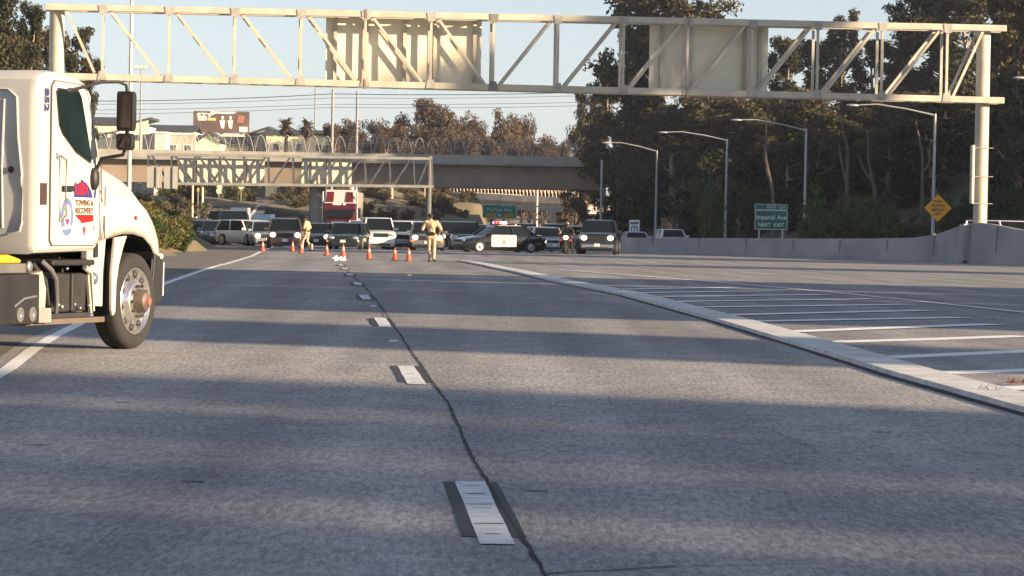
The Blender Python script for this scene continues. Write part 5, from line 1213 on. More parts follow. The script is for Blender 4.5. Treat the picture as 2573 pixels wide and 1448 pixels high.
# ================================================================== CONES
M_cone = mat('cone_orange', (.85, .10, .03), .5, var=.08); M_ref = mat('cone_reflective', (.85, .55, .45), .4, var=.05)
def cone(lab, px, py, s, tilt):
    p = G(px, py); t = thing('traffic_cone', lab, 'traffic cone', (p.x, p.y, gz(p.y)), tilt, 'traffic cones across the lanes'); t.scale = (s, s, s)
    MB().box((0, 0, .015), (.30, .30, .03)).build('base', mat('cone_base_black', (.05, .02, .015), .7, var=.1), t, bevel=.01)
    MB().lathe([(.03, .125), (.05, .115), (.30, .062), (.52, .022), (.54, .02)], (0, 0, 0), (0, 0, 1), 18).build('cone_body', M_cone, t, auto=40)
    MB().lathe([(.31, .066), (.43, .043)], (0, 0, 0), (0, 0, 1), 18).build('reflective_collar', M_ref, t, auto=40)
for px, py, s, lab in [(660, 633, 1.0, 'leftmost orange cone, at the end of the left edge line'), (735, 633, 1.0, 'orange cone in front of the brown SUV, second from the left'), (757, 637, .95, 'orange cone at the feet of the far officer, third from the left'),
                       (821, 643, .95, 'orange cone in front of the dark car, left of the lane line'), (862, 649, 1.1, 'orange cone standing on the lane line, in front of the green car'), (927, 652, 1.02, 'orange cone in front of the boxy white SUV'),
                       (992, 655, .98, 'orange cone in front of the second white SUV, second from the right'), (1027, 657, .98, 'rightmost orange cone, beside the near officer')]:
    cone(lab, px, py, s, px * .1)
# blowing plastic debris near the cones
b = MB(); rr = random.Random(3); A = G(852, 657)
for k in range(9): a = A + Vector((rr.uniform(-.3, .2), rr.uniform(-.6, .6), 0)); z = gz(a.y); b.poly([(a.x, a.y, z + .02), (a.x + .16, a.y + .1, z + .05), (a.x + .1, a.y + .16, z + rr.uniform(.1, .25)), (a.x - .05, a.y + .1, z + .12)])
o = b.build('plastic_litter', mat('white_plastic', (.75, .75, .72), .5, var=.05)); tag(o, 'scrap of white plastic litter on the lane line near the middle cones', 'litter')
# ================================================================== TOW TRUCK
TX, TY, TA = -4.005, 36.951, rad(20)
tk = thing('tow_truck', 'white tow truck cab with red and blue door decals, cut by the left edge', 'tow truck', (TX, TY, 0), -TA)
M_tw = mat('truck_white_paint', (.50, .48, .43), .28, coat=.5, var=.04, vscale=1.2, detail=6); M_tg = mat('truck_seam_dark', (.12, .11, .10), .7, var=.1)
M_tb = mat('chassis_black', (.02, .019, .018), .6, var=.35, vscale=6, bump=.1)
WT = -2.32
# cab: rings along x for rounded shoulders
side_c = [(-2.30, 1.02), (-2.33, 1.10), (-2.33, 2.62), (-2.30, 2.78), (-2.20, 2.86), (-1.95, 2.885), (-1.45, 2.85), (-1.22, 2.79), (-1.13, 2.70), (-.90, 2.02), (-.86, 1.90), (-.90, 1.10), (-.98, 1.04)]
cy, cz = -1.55, 1.9
def inset(pts, k): return [(y + (cy - y) * k, z + (cz - z) * k) for y, z in pts]
b = MB(); rings = []
for x, k in ((0.0, .055), (-.03, .018), (-.09, 0.0), (WT + .09, 0.0), (WT + .03, .018), (WT, .055)):
    rings.append([(x, y, z) for y, z in inset(side_c, k)])
b.loft(rings); b.build('cab', M_tw, tk, auto=32)
# door
door = [(-2.03, 2.72), (-1.97, 2.78), (-1.34, 2.76), (-1.24, 2.66), (-1.00, 2.02), (-.955, 1.86), (-.93, 1.24), (-.97, 1.15), (-1.06, 1.11), (-1.98, 1.11), (-2.03, 1.16)]
b = MB(); b.prism(door, 0, .0, .018); dr = b.build('door', M_tw, tk, bevel=.008)
b = MB(); n = len(door)
for i in range(n):
    a, c = door[i], door[(i + 1) % n]; b.beam((.012, a[0], a[1]), (.012, c[0], c[1]), .012, .016, up=(1, 0, 0))
b.build('door_seam', M_tg, dr)
def offs(pts, k, c):
    return [(y + (c[0] - y) * k, z + (c[1] - z) * k) for y, z in pts]
win = [(-1.95, 2.67), (-1.91, 2.71), (-1.46, 2.70), (-1.39, 2.63), (-1.14, 2.00), (-1.17, 1.955), (-1.50, 2.06), (-1.80, 2.24), (-1.88, 2.33)]
MB().prism(win, 0, .019, .026).build('window_seal', M_blk, dr)
MB().prism(offs(win, .055, (-1.55, 2.4)), 0, .0265, .031).build('side_window', mat('truck_side_glass', (.008, .016, .018), .05, coat=0, var=.3, vscale=2., spec=.6), dr)
b = MB(); b.prism([(-1.08, 1.36), (-1.78, 1.30), (-1.78, 1.27), (-1.08, 1.31)], 0, .018, .028); b.build('door_crease', M_tw, dr)
MB().b2((.03, -1.80, 1.66), (.055, -1.57, 1.72)).build('door_handle', M_blk, dr, bevel=.008)
MB().tube([(.03, -1.86, 2.02), (.09, -1.85, 1.98), (.09, -1.83, 1.42), (.03, -1.83, 1.36)], .016, 8).build('grab_rail', M_chr, tk, auto=40)
MB().tube([(.0, -1.93, 2.05), (.05, -1.9, 2.0)], .02, 6).build('rail_bracket', M_chr, tk)
# windscreen
MB().loft([[(-.16, -1.165, 2.70), (WT + .16, -1.165, 2.70), (WT + .12, -.905, 2.06), (-.12, -.905, 2.06)], [(-.16, -1.14, 2.715), (WT + .16, -1.14, 2.715), (WT + .12, -.88, 2.075), (-.12, -.88, 2.075)]]).build('windscreen', M_glass, tk)
# hood and fender skin
prof = [(-.90, 2.07), (-.55, 2.02), (-.16, 1.94), (.10, 1.86), (.30, 1.77), (.43, 1.66), (.51, 1.46), (.55, 1.06)]
arch = [(-.92, 1.14), (-.50, 1.20), (-.30, 1.225), (-.05, 1.225), (.20, 1.19), (.38, 1.10), (.45, 1.02), (.50, .98)]
b = MB(); R = []
for (y, zt_), (ya, za) in zip(prof, arch):
    h = zt_ - za; k = (y + .9) / 1.43; sh = .10 + .22 * k
    half = [(0 - .03, ya, za), (0, ya * .5 + y * .5, za + h * .12), (.0 - .005, y, za + h * (.44 - .12 * k)), (-.045, y, za + h * (.58 - .10 * k)), (-.13, y, za + h * (.70 - .06 * k)), (-.24, y, za + h * .88), (-.36, y, za + h * .975), (-.75, y, zt_ + .02), (WT / 2, y, zt_ + .045)]
    R.append(half + [(WT - p[0], p[1], p[2]) for p in half[-2::-1]])
b = MB(); prev = None
for rg in R:
    ids = [b.vert(p) for p in rg]
    if prev:
        for i in range(len(ids) - 1): b.face((prev[i], prev[i + 1], ids[i + 1], ids[i]))
    prev = ids
o = b.build('hood', M_tw, tk, auto=50); sm = o.modifiers.new('solid', 'SOLIDIFY'); sm.thickness = .02; sm.offset = -1
b = MB(); b.tube([(.006, -.895, 1.96), (.012, -.885, 1.55), (.006, -.89, 1.16)], .008, 5); b.build('hood_seam', M_tg, tk)
b = MB(); b.b2((.012, -.82, 1.18), (.02, -.80, 1.42)); b.b2((.012, -.82, 1.52), (.02, -.80, 1.72)); b.build('hood_latch', M_tg, tk)
# grille front
MB().loft([[(-.6, .50, .75), (WT + .6, .50, .75), (WT + .7, .44, 1.38), (-.7, .44, 1.38)], [(-.6, .56, .75), (WT + .6, .56, .75), (WT + .7, .50, 1.38), (-.7, .50, 1.38)]]).build('grille', M_chr, tk)
for s in (-.3, WT + .3): MB().ell((s, .50, 1.12), (.2, .07, .14)).build('headlight', M_hl, tk, smooth=True)
# bumper
b = MB(); b.loft([[(-.02, .36, .50), (-.02, .52, .50), (-.02, .58, .78), (-.02, .52, .97), (-.02, .40, .97)], [(-.25, .45, .48), (-.25, .62, .48), (-.25, .68, .78), (-.25, .64, .97), (-.25, .5, .97)], [(WT + .25, .45, .48), (WT + .25, .62, .48), (WT + .25, .68, .78), (WT + .25, .64, .97), (WT + .25, .5, .97)], [(WT + .02, .36, .50), (WT + .02, .52, .50), (WT + .02, .58, .78), (WT + .02, .52, .97), (WT + .02, .40, .97)]])
b.build('bumper', M_tb, tk, bevel=.02)
MB().prism([(.36, .47), (.60, .47), (.66, .60), (.64, .99), (.44, 1.02), (.40, .80)], 0, -.30, -.004).build('bumper_end', M_blk, tk, bevel=.02)
MB().tube([(.004, .62, .56), (.004, .63, .92)], .014, 6).build('bumper_guide', M_chr, tk); MB().ell((-.02, .60, .985), (.035, .035, .03)).build('marker_light', M_hl_g, tk, smooth=True)
# rear splash skirt behind the wheel
b = MB(); b.prism([(-.52, 1.19), (-.24, 1.21), (-.33, 1.08), (-.42, .90), (-.475, .70), (-.49, .40), (-.545, .36), (-.575, .42), (-.58, .8)], 0, -.04, .0); b.build('fender_skirt', M_tw, tk, bevel=.012)
b = MB(); b.prism([(-.93, 1.10), (-.50, 1.19), (-.53, .80), (-.56, .46), (-.74, .47), (-.76, .66), (-.80, .82), (-.86, .92), (-.93, .96)], 0, -.20, -.12); b.build('splash_panel', M_tw, tk, bevel=.012)
MB().b2((-.118, -.80, .98), (-.10, -.72, 1.13)).build('vent_slot', M_blk, tk)
# wheel well (dark), axle
b = MB(); pts = [(-.50, .45), (-.50, 1.0), (-.40, 1.16), (-.1, 1.20), (.2, 1.17), (.40, 1.05), (.46, .6)]
for x0 in (-.42,): b.prism(pts, 0, x0 - .03, x0)
pr = None
for y, z in pts:
    r_ = [b.vert((-.02, y, z)), b.vert((-.42, y, z))]
    if pr: b.face((pr[0], pr[1], r_[1], r_[0]))
    pr = r_
b.build('wheel_well', M_tb, tk)
M_al = mat('polished_aluminium', (.72, .70, .66), .22, .9, var=.08, vscale=5)
def truck_wheel(x, y, s, R_=.512, wd=.29, dual=False):
    w = MB().lathe([(0 - wd, .36), (-wd, R_ - .05), (-wd + .03, R_ - .008), (-wd + .06, R_), (-wd * .52, R_ + .002), (-wd * .5, R_ - .012), (-wd * .48, R_ + .002), (-.06, R_), (-.03, R_ - .012), (-.005, R_ - .05), (0, R_ - .09), (-.008, .37), (-.03, .355), (-.06, .35)], (x, y, R_), (s, 0, 0), 40).build('wheel', M_tyre, tk, auto=35)
    o = x - .012 * s
    MB().lathe([(-.10, .345), (.0, .358), (.006, .35), (-.012, .335), (-.04, .315), (-.035, .24), (.0, .215), (.02, .205), (.03, .19), (.03, .12)], (o, y, R_), (s, 0, 0), 40).build('rim', M_al, w, auto=35)
    h = MB()
    for k in range(10): a = k * .6283 + .2; h.ell((o + s * -.03, y + .282 * math.cos(a), R_ + .282 * math.sin(a)), (.022, .04, .04), 10, 6)
    h.build('hand_holes', M_blk, w, smooth=True)
    h = MB()
    for k in range(10): a = k * .6283; c = Vector((o + s * .028, y + .168 * math.cos(a), R_ + .168 * math.sin(a))); h.cyl(c, c + Vector((s * .04, 0, 0)), .019, n=6)
    h.build('lug_nuts', mat('dark_lug_nut', (.10, .085, .07), .5, .4, var=.1), w)
    MB().lathe([(0, .13), (.05, .12), (.10, .10), (.12, .06), (.125, .01)], (o + s * .03, y, R_), (s, 0, 0), 20).build('hub', mat('greasy_hub', (.14, .11, .09), .5, .4, var=.3, vscale=10), w, auto=35)
    MB().lathe([(0, .05), (.02, .045), (.028, .01)], (o + s * .15, y, R_), (s, 0, 0), 14).build('hub_cap', mat('red_hub_cap', (.38, .12, .09), .35, .2, var=.1), w, auto=35)
truck_wheel(0.0, 0, 1); truck_wheel(WT, 0, -1)
for y in (-5.6,): truck_wheel(-.02, y, 1); truck_wheel(WT + .02, y, -1); truck_wheel(-.36, y, 1); truck_wheel(WT + .36, y, -1)
# chassis
for x in (-.72, WT + .72): MB().b2((x - .04, -8.6, .74), (x + .04, .35, .98)).build('chassis_rail', M_tb, tk)
MB().b2((-1.9, -2.2, .55), (-.45, .2, 1.1)).build('engine_block', M_tb, tk, bevel=.05)
MB().cyl((-.3, 0, .5), (WT + .3, 0, .5), .07, n=10).build('front_axle', M_tb, tk)
b = MB(); b.b2((-.62, -1.72, .42), (-.10, -1.34, .82)); b.b2((-.62, -1.30, .42), (-.10, -.98, .82)); b.build('battery_box', M_tb, tk, bevel=.02)
MB().b2((-.66, -1.82, .36), (-.07, -.94, .41)).build('step_plate', mat('dark_step', (.05, .05, .05), .5, .3, var=.2), tk, bevel=.01)
MB().b2((-.60, -1.85, .90), (-.04, -.90, .96)).build('cab_mount', M_tb, tk, bevel=.02)
MB().tube([(-.06, -1.10, .88), (-.05, -1.0, .84), (-.06, -.90, .86)], [.03, .035, .02], 8).build('filler_cap', M_tw, tk, auto=40)
MB().beam((-.09, -.98, .80), (-.09, -.90, .40), .03, .03).build('strut', M_galv, tk); MB().beam((-.09, -.90, .84), (-.09, -.84, .42), .03, .03).build('strut', M_galv, tk)
MB().ell((-.12, -.80, .76), (.06, .07, .07)).build('air_fitting', mat('blue_grey_cap', (.12, .13, .18), .4, var=.1), tk, smooth=True)
for y, z, m_ in ((-1.72, .74, M_amb), (-1.5, .87, M_chr), (-1.68, .5, M_hl), (-1.2, .46, M_chr), (-1.32, .50, M_chr), (-1.0, .48, M_chr), (-1.6, .48, M_galv)):
    MB().ell((-.06, y, z), (.02, .018, .018), 8, 6).build('bolt', m_, tk, smooth=True)
MB().tube([(-.12, -1.95, .95), (-.06, -1.85, .86), (-.06, -1.74, .76), (-.07, -1.70, .55), (-.1, -1.66, .42)], .028, 8).build('air_hose', mat('grey_hose', (.10, .10, .11), .5, var=.1), tk, auto=40)
MB().tube([(-.15, -2.1, .93), (-.1, -1.9, .75), (-.12, -1.8, .5)], .03, 8).build('air_hose', M_tb, tk, auto=40)
MB().tube([(-.10, -2.13, .84), (-.09, -2.10, .66), (-.09, -2.08, .48)], [.08, .095, .08], 10).build('air_tank', mat('worn_tank', (.46, .40, .30), .6, var=.3, vscale=8), tk, auto=40)
MB().b2((-.22, -2.16, .325), (-.02, -1.90, .475)).build('bracket_plate', mat('raw_steel_plate', (.36, .33, .29), .5, .3, var=.15, vscale=4), tk, bevel=.008)
MB().b2((-.30, -2.3, .355), (-.10, -.55, .30)).build('lower_bar', mat('dusty_beam', (.12, .09, .07), .8, var=.2), tk)
MB().tube([(-.9, -2.4, .45), (-.5, -1.2, .38), (-.45, -.4, .42)], .09, 10).build('exhaust_pipe', mat('dusty_beam'), tk, auto=40)
tb = MB().b2((-.55, -4.0, .325), (.0, -2.20, .82)).build('toolbox', mat('toolbox_black', (.018, .017, .018), .5, var=.3, vscale=3), tk, bevel=.015)
for y in (-2.62, -2.36): MB().lathe([(0, .075), (.012, .075), (.014, .05), (.002, .045)], (.0, y, .42), (1, 0, 0), 16).build('lamp_ring', M_rim, tb, auto=40)
MB().tube([(.005, -2.75, .50), (.01, -2.55, .58), (.01, -2.3, .60)], .012, 6).build('toolbox_seam', M_rim, tb)
MB().b2((-.30, -4.0, .83), (-.05, -2.36, .93)).build('side_rail', mat('grey_rail', (.16, .155, .15), .5, .3, var=.15), tk, bevel=.015)
MB().ell((-.04, -2.36, .895), (.03, .06, .06)).build('rail_end', M_rim, tk, smooth=True)
MB().tube([(-.06, -3.2, .975), (-.05, -2.8, .975), (-.05, -2.56, .955)], [.045, .045, .02], 8).build('yellow_strap', mat('yellow_strap', (.80, .42, .02), .6, var=.05), tk, auto=40)
MB().b2((-2.3, -8.8, 1.02), (-.02, -3.15, 1.14)).build('flat_bed', M_galv, tk, bevel=.01)
# back of cab pressings
yb = -2.335
for pts in ([(-.22, 2.60), (-.32, 2.68), (-.70, 2.68)], [(-.22, 2.60), (-.20, 2.2), (-.15, 1.8), (-.14, 1.35), (-.17, 1.25), (-.30, 1.22)], [(-.36, 2.58), (-.38, 1.9), (-.36, 1.28)]):
    MB().tube([(x, yb, z) for x, z in pts], .012, 6).build('cab_pressing', mat('cab_crease', (.50, .48, .44), .5, var=.05), tk, auto=40)
MB().cyl((-.27, yb + .02, 1.87), (-.27, yb - .01, 1.87), .033, n=12).build('rubber_plug', M_blk, tk)
# side vent on the cab corner
MB().b2((-.004, -2.23, 1.52), (.008, -2.09, 1.74)).build('side_vent', mat('brown_vent', (.045, .022, .018), .6, var=.1), tk)
text('852', .13, frame((.006, -2.12, 2.58), (0, 0, -1), (0, 1, 0)), mat('navy_decal', (.03, .04, .14), .5, var=.05), tk, sx=1.2, bold=.006)
# roof marker lights
for x in (-.35, -.8, -1.16, -1.52): MB().box((x, -1.45, 2.865), (.12, .16, .05)).build('roof_marker', M_tw, tk, bevel=.015)
# mirrors
def mirror(s, x0):
    X_ = lambda v: x0 + s * v
    MB().tube([(X_(.02), -1.62, 2.70), (X_(.10), -1.52, 2.73), (X_(.24), -1.38, 2.79), (X_(.36), -1.22, 2.80), (X_(.40), -1.13, 2.77), (X_(.41), -1.12, 2.68)], .017, 8).build('mirror_arm', M_blk, tk, auto=40)
    MB().ell((X_(.02), -1.64, 2.69), (.03, .09, .03)).build('mirror_clamp', M_blk, tk, smooth=True)
    MB().tube([(X_(.03), -1.05, 1.90), (X_(.10), -1.06, 2.01), (X_(.24), -1.10, 2.03), (X_(.37), -1.12, 2.05), (X_(.41), -1.12, 2.16), (X_(.41), -1.12, 2.32)], .02, 8).build('mirror_arm', M_blk, tk, auto=40)
    h = MB(); h.loft([[(X_(.41 + a * .09 * k), -1.12 + yy, 2.50 + c * .205 * k) for a, c in ((-1, -.9), (-.8, -1), (.8, -1), (1, -.9), (1, .9), (.8, 1), (-.8, 1), (-1, .9))] for yy, k in ((-.06, 1), (.02, 1), (.07, .8), (.09, .5))])
    hm = h.build('mirror_housing', M_blk, tk, auto=40)
    MB().b2((X_(.34), -1.188, 2.33), (X_(.48), -1.183, 2.67)).build('mirror_glass', mat('dark_mirror_glass', (.05, .035, .03), .12, .3, var=.2), hm)
    h = MB(); h.loft([[(X_(.41 + a * .085 * k), -1.12 + yy, 2.185 + c * .088 * k) for a, c in ((-1, -.7), (-.7, -1), (.7, -1), (1, -.7), (1, .7), (.7, 1), (-.7, 1), (-1, .7))] for yy, k in ((-.07, 1), (.02, 1), (.06, .7))])
    h2 = h.build('convex_mirror', M_blk, tk, auto=40)
    MB().ell((X_(.41), -1.185, 2.185), (.068, .015, .068), 12, 8).build('mirror_glass', mat('dark_mirror_glass'), h2, smooth=True)
mirror(1, 0); mirror(-1, WT)
MB().ell((.04, -1.10, 1.80), (.045, .07, .12)).build('lower_mirror_mount', M_blk, tk, smooth=True)
# door decals
M_db = mat('decal_blue', (.02, .035, .17), .4, var=.08); M_dr = mat('decal_red', (.45, .012, .015), .4, var=.05); M_dc = mat('decal_cream', (.85, .84, .72), .4, var=.05); M_dt = mat('decal_brown', (.12, .06, .035), .5, var=.1); M_dm = mat('decal_magenta', (.45, .03, .14), .4, var=.08)
x0 = .0185
MB().prism([(-1.52, 1.74), (-1.40, 1.745), (-1.36, 1.79), (-1.22, 1.735), (-1.14, 1.67), (-1.10, 1.60), (-1.52, 1.605)], 0, x0, x0 + .003).build('map_decal_top', M_db, dr)
MB().prism([(-1.08, 1.60), (-1.04, 1.60), (-1.02, 1.70), (-.99, 1.78), (-1.03, 1.74), (-1.07, 1.65)], 0, x0, x0 + .003).build('map_decal_east', M_db, dr)
MB().prism([(-1.52, 1.585), (-1.08, 1.585), (-1.08, 1.60), (-1.52, 1.60)], 0, x0, x0 + .003).build('decal_line', M_dc, dr)
text('USA', .165, frame((x0 + .0045, -1.36, 1.685), (0, 1, 0), (0, 0, 1)), M_dr, dr, sx=1.0, bold=.008, name='red_lettering')
text('TOWING &', .082, frame((x0 + .002, -1.29, 1.545), (0, 1, 0), (0, 0, 1)), M_dt, dr, sx=.95, bold=.003); text('RECOVERY', .082, frame((x0 + .002, -1.29, 1.465), (0, 1, 0), (0, 0, 1)), M_dt, dr, sx=.98, bold=.003)
MB().prism([(-1.50, 1.425), (-1.08, 1.425), (-1.08, 1.37), (-1.05, 1.27), (-1.065, 1.27), (-1.10, 1.355), (-1.20, 1.335), (-1.255, 1.295), (-1.275, 1.215), (-1.29, 1.215), (-1.32, 1.31), (-1.37, 1.36), (-1.43, 1.385)], 0, x0, x0 + .003).build('map_decal_south', M_dr, dr)
def oval(b, y, z, ry, rz, xx, th=.002): b.prism([(y + ry * math.cos(k * .2618), z + rz * math.sin(k * .2618)) for k in range(24)], 0, xx, xx + th); return b
oval(MB(), -1.67, 1.40, .135, .195, x0 + .001).build('round_badge', mat('badge_grey_blue', (.12, .16, .30), .4, var=.15, vscale=20), dr)
oval(MB(), -1.67, 1.41, .075, .115, x0 + .0035).build('badge_centre', M_dc, dr); oval(MB(), -1.67, 1.43, .045, .06, x0 + .006).build('badge_figure', mat('badge_pink', (.66, .33, .32), .5, var=.1), dr)
MB().prism([(-1.73, 1.38), (-1.61, 1.38), (-1.67, 1.30)], 0, x0 + .006, x0 + .008).build('badge_shield', M_dm, dr)
text('USA TOWING', .058, frame((-.035, .0, 1.50), (0, 1, -.35), (-.55, .3, 1)), mat('faded_red_decal', (.60, .22, .18), .5), tk, sx=1.0, bold=0., name='red_lettering')
oval(MB(), -.06, 1.40, .024, .024, .004, .006).build('red_reflector', M_dr, tk)

# ================================================================== PEOPLE
M_skin = mat('skin', (.45, .26, .17), .6, var=.06, vscale=8); M_khaki = mat('khaki_uniform', (.52, .38, .24), .85, var=.10, vscale=5); M_hair = mat('dark_hair', (.02, .014, .01), .8, var=.2); M_boot = mat('black_leather', (.015, .014, .013), .4, var=.1)
M_bike = mat('dark_jacket', (.02, .022, .018), .7, var=.2, vscale=5)
def sk_capsules(caps, vox=.012):
    """union of tapered limbs fused into one continuous skin; caps: (a, b, ra, rb, label)"""
    b = MB()
    for a, c, ra, rb, lb in caps:
        a, c = Vector(a), Vector(c); d = (c - a); L = d.length; d = d / L if L > 1e-6 else Vector((0, 0, 1))
        prof = []
        for k in range(5): t = math.pi / 2 * k / 4; prof.append((a - d * ra * math.cos(t), ra * max(.05, math.sin(t))))
        for k in range(1, 5): t = math.pi / 2 * k / 4; prof.append((c + d * rb * math.sin(t), rb * max(.05, math.cos(t))))
        pr = None
        for k, (p, r) in enumerate(prof):
            R_ = b.ring(p, d, r, 12)
            if pr: b.skin(pr, R_)
            else: b.face(R_[::-1])
            pr = R_
        b.face(pr)
    o = b.build('tmp', M_skin); m_ = o.modifiers.new('r', 'REMESH'); m_.mode = 'VOXEL'; m_.voxel_size = vox
    s_ = o.modifiers.new('s', 'SMOOTH'); s_.iterations = 2; s_.factor = .5
    bpy.context.view_layer.update(); me = bpy.data.meshes.new_from_object(o.evaluated_get(bpy.context.evaluated_depsgraph_get())); bpy.data.objects.remove(o)
    return me
def person(lab, loc, rz, pose, top, bottom, helmet=False, hat=False, cat='person'):
    J = {k: Vector(v) for k, v in pose.items()}
    t = thing('person', lab, cat, loc, rz); C = []
    def cap(a, b_, ra, rb, l): C.append((J[a] if isinstance(a, str) else a, J[b_] if isinstance(b_, str) else b_, ra, rb, l))
    cap('pelvis', 'chest', .135, .15, 't'); hipL, hipR = J['hipL'], J['hipR']
    cap('hipL', 'hipR', .125, .125, 'b'); cap(J['chest'] + Vector((-.10, 0, .02)), J['chest'] + Vector((.10, 0, .02)), .125, .125, 't')
    cap('shL', 'shR', .075, .075, 't'); cap('chest', 'neck', .11, .06, 't'); cap('neck', 'head', .056, .06, 's')
    h = J['head']; f = (J['face'] - h).normalized()
    C.append((h + Vector((0, 0, -.02)) - f * .01, h + Vector((0, 0, .05)) - f * .012, .083, .092, 's')); C.append((h + f * .045 + Vector((0, 0, -.075)), h + f * .02 + Vector((0, 0, .02)), .048, .075, 's'))
    C.append((h + f * .092 + Vector((0, 0, -.01)), h + f * .112 + Vector((0, 0, -.028)), .012, .016, 's'))
    r_ = f.cross(Vector((0, 0, 1))).normalized()
    for s in (-1, 1): C.append((h + r_ * s * .088 + Vector((0, 0, -.02)), h + r_ * s * .09 + Vector((0, 0, .02)), .016, .018, 's'))
    for S_ in 'LR':
        cap('sh' + S_, 'el' + S_, .066, .050, 't'); cap('el' + S_, 'wr' + S_, .048, .034, 't' if pose.get('long', None) else ('s'))
        e, w_ = J['el' + S_], J['wr' + S_]; d_ = (w_ - e).normalized(); C.append((J['sh' + S_], J['sh' + S_].lerp(J['el' + S_], .9), .078, .066, 't'))
        C.append((w_, w_ + d_ * .085, .034, .036, 's')); sd = d_.cross(Vector((0, 1, 0) if abs(d_.y) < .8 else (1, 0, 0))).normalized()
        nrm = d_.cross(sd).normalized(); ln = [.062, .075, .07, .055]
        for k in range(4):
            a0 = w_ + d_ * .095 + sd * (-.030 + .020 * k); a1 = a0 + d_ * ln[k] * .55 + nrm * .012; a2 = a1 + d_ * ln[k] * .35 + nrm * .030
            C.append((a0, a1, .0105, .0095, 's')); C.append((a1, a2, .0095, .008, 's'))
        a0 = w_ + d_ * .03 - sd * .034; C.append((a0, a0 + d_ * .04 - sd * .025 + nrm * .01, .013, .011, 's')); a1 = a0 + d_ * .04 - sd * .025 + nrm * .01; C.append((a1, a1 + d_ * .03 + nrm * .015, .011, .009, 's'))
        cap('hip' + S_, 'kn' + S_, .098, .066, 'b'); cap('kn' + S_, 'an' + S_, .068, .052, 'b')
        C.append((J['an' + S_], J['toe' + S_], .052, .040, 'k')); C.append((J['an' + S_] + Vector((0, 0, .22)), J['an' + S_], .060, .052, 'k' if pose.get('boots') else 'b'))
    me = sk_capsules(C, .0115); mats_ = {'t': 0, 'b': 1, 's': 2, 'k': 3}
    for q in (top, bottom, M_skin, M_boot): me.materials.append(q) if len(me.materials) < 1 or True else None
    me.materials.clear()
    for q in (top, bottom, M_skin, M_boot): me.materials.append(q)
    n = len(me.polygons); cen = np.empty(n * 3); me.polygons.foreach_get('center', cen); cen = cen.reshape(-1, 3); best = np.full(n, 1e9); lab_ = np.zeros(n, dtype=np.int32)
    for a, c, ra, rb, l in C:
        a = np.array(a); c = np.array(c); d_ = c - a; L2 = max(1e-9, (d_ ** 2).sum()); u = np.clip(((cen - a) @ d_) / L2, 0, 1); dist = np.linalg.norm(cen - (a + u[:, None] * d_), axis=1) - (ra + (rb - ra) * u)
        mk_ = dist < best; best[mk_] = dist[mk_]; lab_[mk_] = mats_[l]
    me.polygons.foreach_set('material_index', lab_); me.polygons.foreach_set('use_smooth', [True] * n)
    o = bpy.data.objects.new('body', me); COL.objects.link(o); o.parent = t
    for s in (-1, 1): MB().ell(tuple(h + f * .083 + r_ * s * .032 + Vector((0, 0, .012))), (.011, .011, .009), 8, 6).build('eye', M_blk, t, smooth=True)
    MB().tube([h + f * .092 + r_ * -.022 + Vector((0, 0, -.06)), h + f * .097 + Vector((0, 0, -.058)), h + f * .092 + r_ * .022 + Vector((0, 0, -.06))], .006, 6).build('mouth', mat('lips', (.30, .12, .10), .6), t)
    if helmet:
        b = MB(); b.ell(tuple(h + Vector((0, 0, .02))), (.135, .15, .145), 16, 10); b.build('helmet', mat('tan_black_helmet', (.16, .13, .09), .3, coat=.5, var=.2, vscale=6), t, smooth=True)
        b = MB(); b.ell(tuple(h + f * .05 + Vector((0, 0, -.01))), (.11, .115, .06), 14, 8); b.build('visor', M_glass, t, smooth=True)
    else:
        b = MB(); b.ell(tuple(h - f * .018 + Vector((0, 0, .045))), (.098, .104, .092), 16, 9); b.ell(tuple(h - f * .045 + Vector((0, 0, -.01))), (.082, .07, .085), 14, 8); b.build('hair', M_hair, t, smooth=True)
    p = J['pelvis'] + Vector((0, 0, .075)); R_ = []
    for zz in (-.03, .03): R_.append([(p.x + .172 * math.cos(k * .3927), p.y + .145 * math.sin(k * .3927), p.z + zz) for k in range(16)])
    bl = MB().loft(R_).build('duty_belt', M_boot, t, auto=40)
    for a in (.3, 1.2, 2.9, 4.0, 5.2): MB().box((p.x + .18 * math.cos(a), p.y + .155 * math.sin(a), p.z - .03), (.06, .06, .11)).build('belt_pouch', M_boot, bl, bevel=.01)
    return t, J
# near officer walks away from the camera (front is +y), head bowed to the left
p = G(1083, 660); p.z = gz(p.y)
pose = dict(pelvis=(0, 0, 1.02), hipL=(-.09, 0, .98), hipR=(.09, .0, .98), chest=(-.01, .03, 1.40), neck=(-.02, .05, 1.585), head=(-.06, .10, 1.70), face=(-.16, .22, 1.66), shL=(-.19, .03, 1.51), shR=(.18, .03, 1.51),
            elL=(-.34, .02, 1.24), wrL=(-.26, .22, 1.16), elR=(.34, -.03, 1.25), wrR=(.27, .14, 1.08), knL=(-.07, .14, .55), anL=(-.05, -.02, .11), toeL=(-.07, .15, .05), knR=(.11, .10, .54), anR=(.09, -.22, .16), toeR=(.12, -.07, .06), long=None)
po = dict(pose); po.pop('long'); 
t, J = person('officer in a tan uniform seen from behind, walking toward the cars', (p.x, p.y, p.z), rad(4), po, M_khaki, M_khaki); t.scale = (1.08, 1.05, 1.04)
MB().tube([(-.12, -.115, 1.56), (0, -.135, 1.38), (.10, -.14, 1.2)], .012, 6).build('shoulder_strap', mat('dark_strap', (.12, .08, .04), .7), t)
MB().b2((-.05, -.19, 1.02), (.07, -.15, 1.16)).build('radio', M_boot, t)
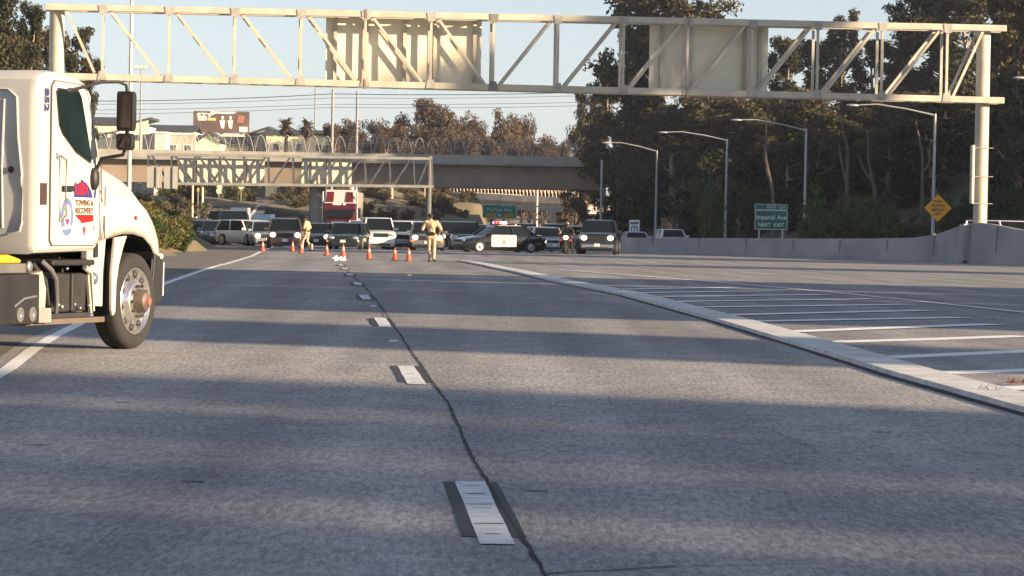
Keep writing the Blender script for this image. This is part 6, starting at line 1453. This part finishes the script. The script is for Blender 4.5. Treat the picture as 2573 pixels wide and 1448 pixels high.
# far officer walks left, arm bent in front, holding a dark ticket book
p = G(771, 633); p.z = gz(p.y)
pose = dict(pelvis=(0, 0, 1.0), hipL=(-.09, 0, .97), hipR=(.09, 0, .97), chest=(0, .02, 1.38), neck=(0, .05, 1.57), head=(0, .08, 1.68), face=(0, .2, 1.66), shL=(-.19, .02, 1.50), shR=(.19, .02, 1.50),
            elL=(-.27, .06, 1.22), wrL=(-.14, .30, 1.18), elR=(.28, -.05, 1.22), wrR=(.26, .17, 1.10), knL=(-.09, .20, .56), anL=(-.08, .22, .11), toeL=(-.08, .38, .05), knR=(.09, .02, .54), anR=(.08, -.24, .15), toeR=(.08, -.08, .05))
t, J = person('officer in a tan uniform walking left behind the left cones', (p.x, p.y, p.z), rad(68), pose, M_khaki, M_khaki)
MB().box((-.12, .44, 1.16), (.18, .04, .26)).build('dark_folder', M_boot, t, bevel=.01)
# helmeted rider sitting on the motorcycle, facing the camera
pose = dict(pelvis=(0, -.25, .98), hipL=(-.11, -.25, .97), hipR=(.11, -.25, .97), chest=(0, -.18, 1.36), neck=(0, -.15, 1.53), head=(0, -.12, 1.66), face=(0, .05, 1.64), shL=(-.20, -.17, 1.46), shR=(.20, -.17, 1.46),
            elL=(-.36, -.03, 1.25), wrL=(-.41, .20, 1.12), elR=(.36, -.03, 1.25), wrR=(.41, .20, 1.12), knL=(-.27, .18, .80), anL=(-.34, .0, .12), toeL=(-.35, .16, .05), knR=(.27, .18, .80), anR=(.34, .0, .12), toeR=(.35, .16, .05), boots=(0, 0, 0))
mc = [o for o in bpy.data.objects if o.name == 'motorcycle'][0]
t, J = person('helmeted rider in dark clothes sitting astride the lit motorcycle', tuple(mc.location), mc.rotation_euler[2], pose, M_bike, M_bike, helmet=True)

# ================================================================== HAZE
b = MB(); b.b2((-1510, -120, -3.5), (1510, 2420, 60))
M = bpy.data.materials.new('haze_air'); M.use_nodes = True; t_ = M.node_tree; t_.nodes.clear()
o_ = t_.nodes.new('ShaderNodeOutputMaterial'); v_ = t_.nodes.new('ShaderNodeVolumePrincipled'); v_.inputs['Color'].default_value = (.86, .90, 1, 1); v_.inputs['Density'].default_value = .00014; v_.inputs['Anisotropy'].default_value = .2
t_.links.new(v_.outputs[0], o_.inputs['Volume'])
hz_ = b.build('haze', M); tag(hz_, kind='stuff')
S.cycles.volume_bounces = 0
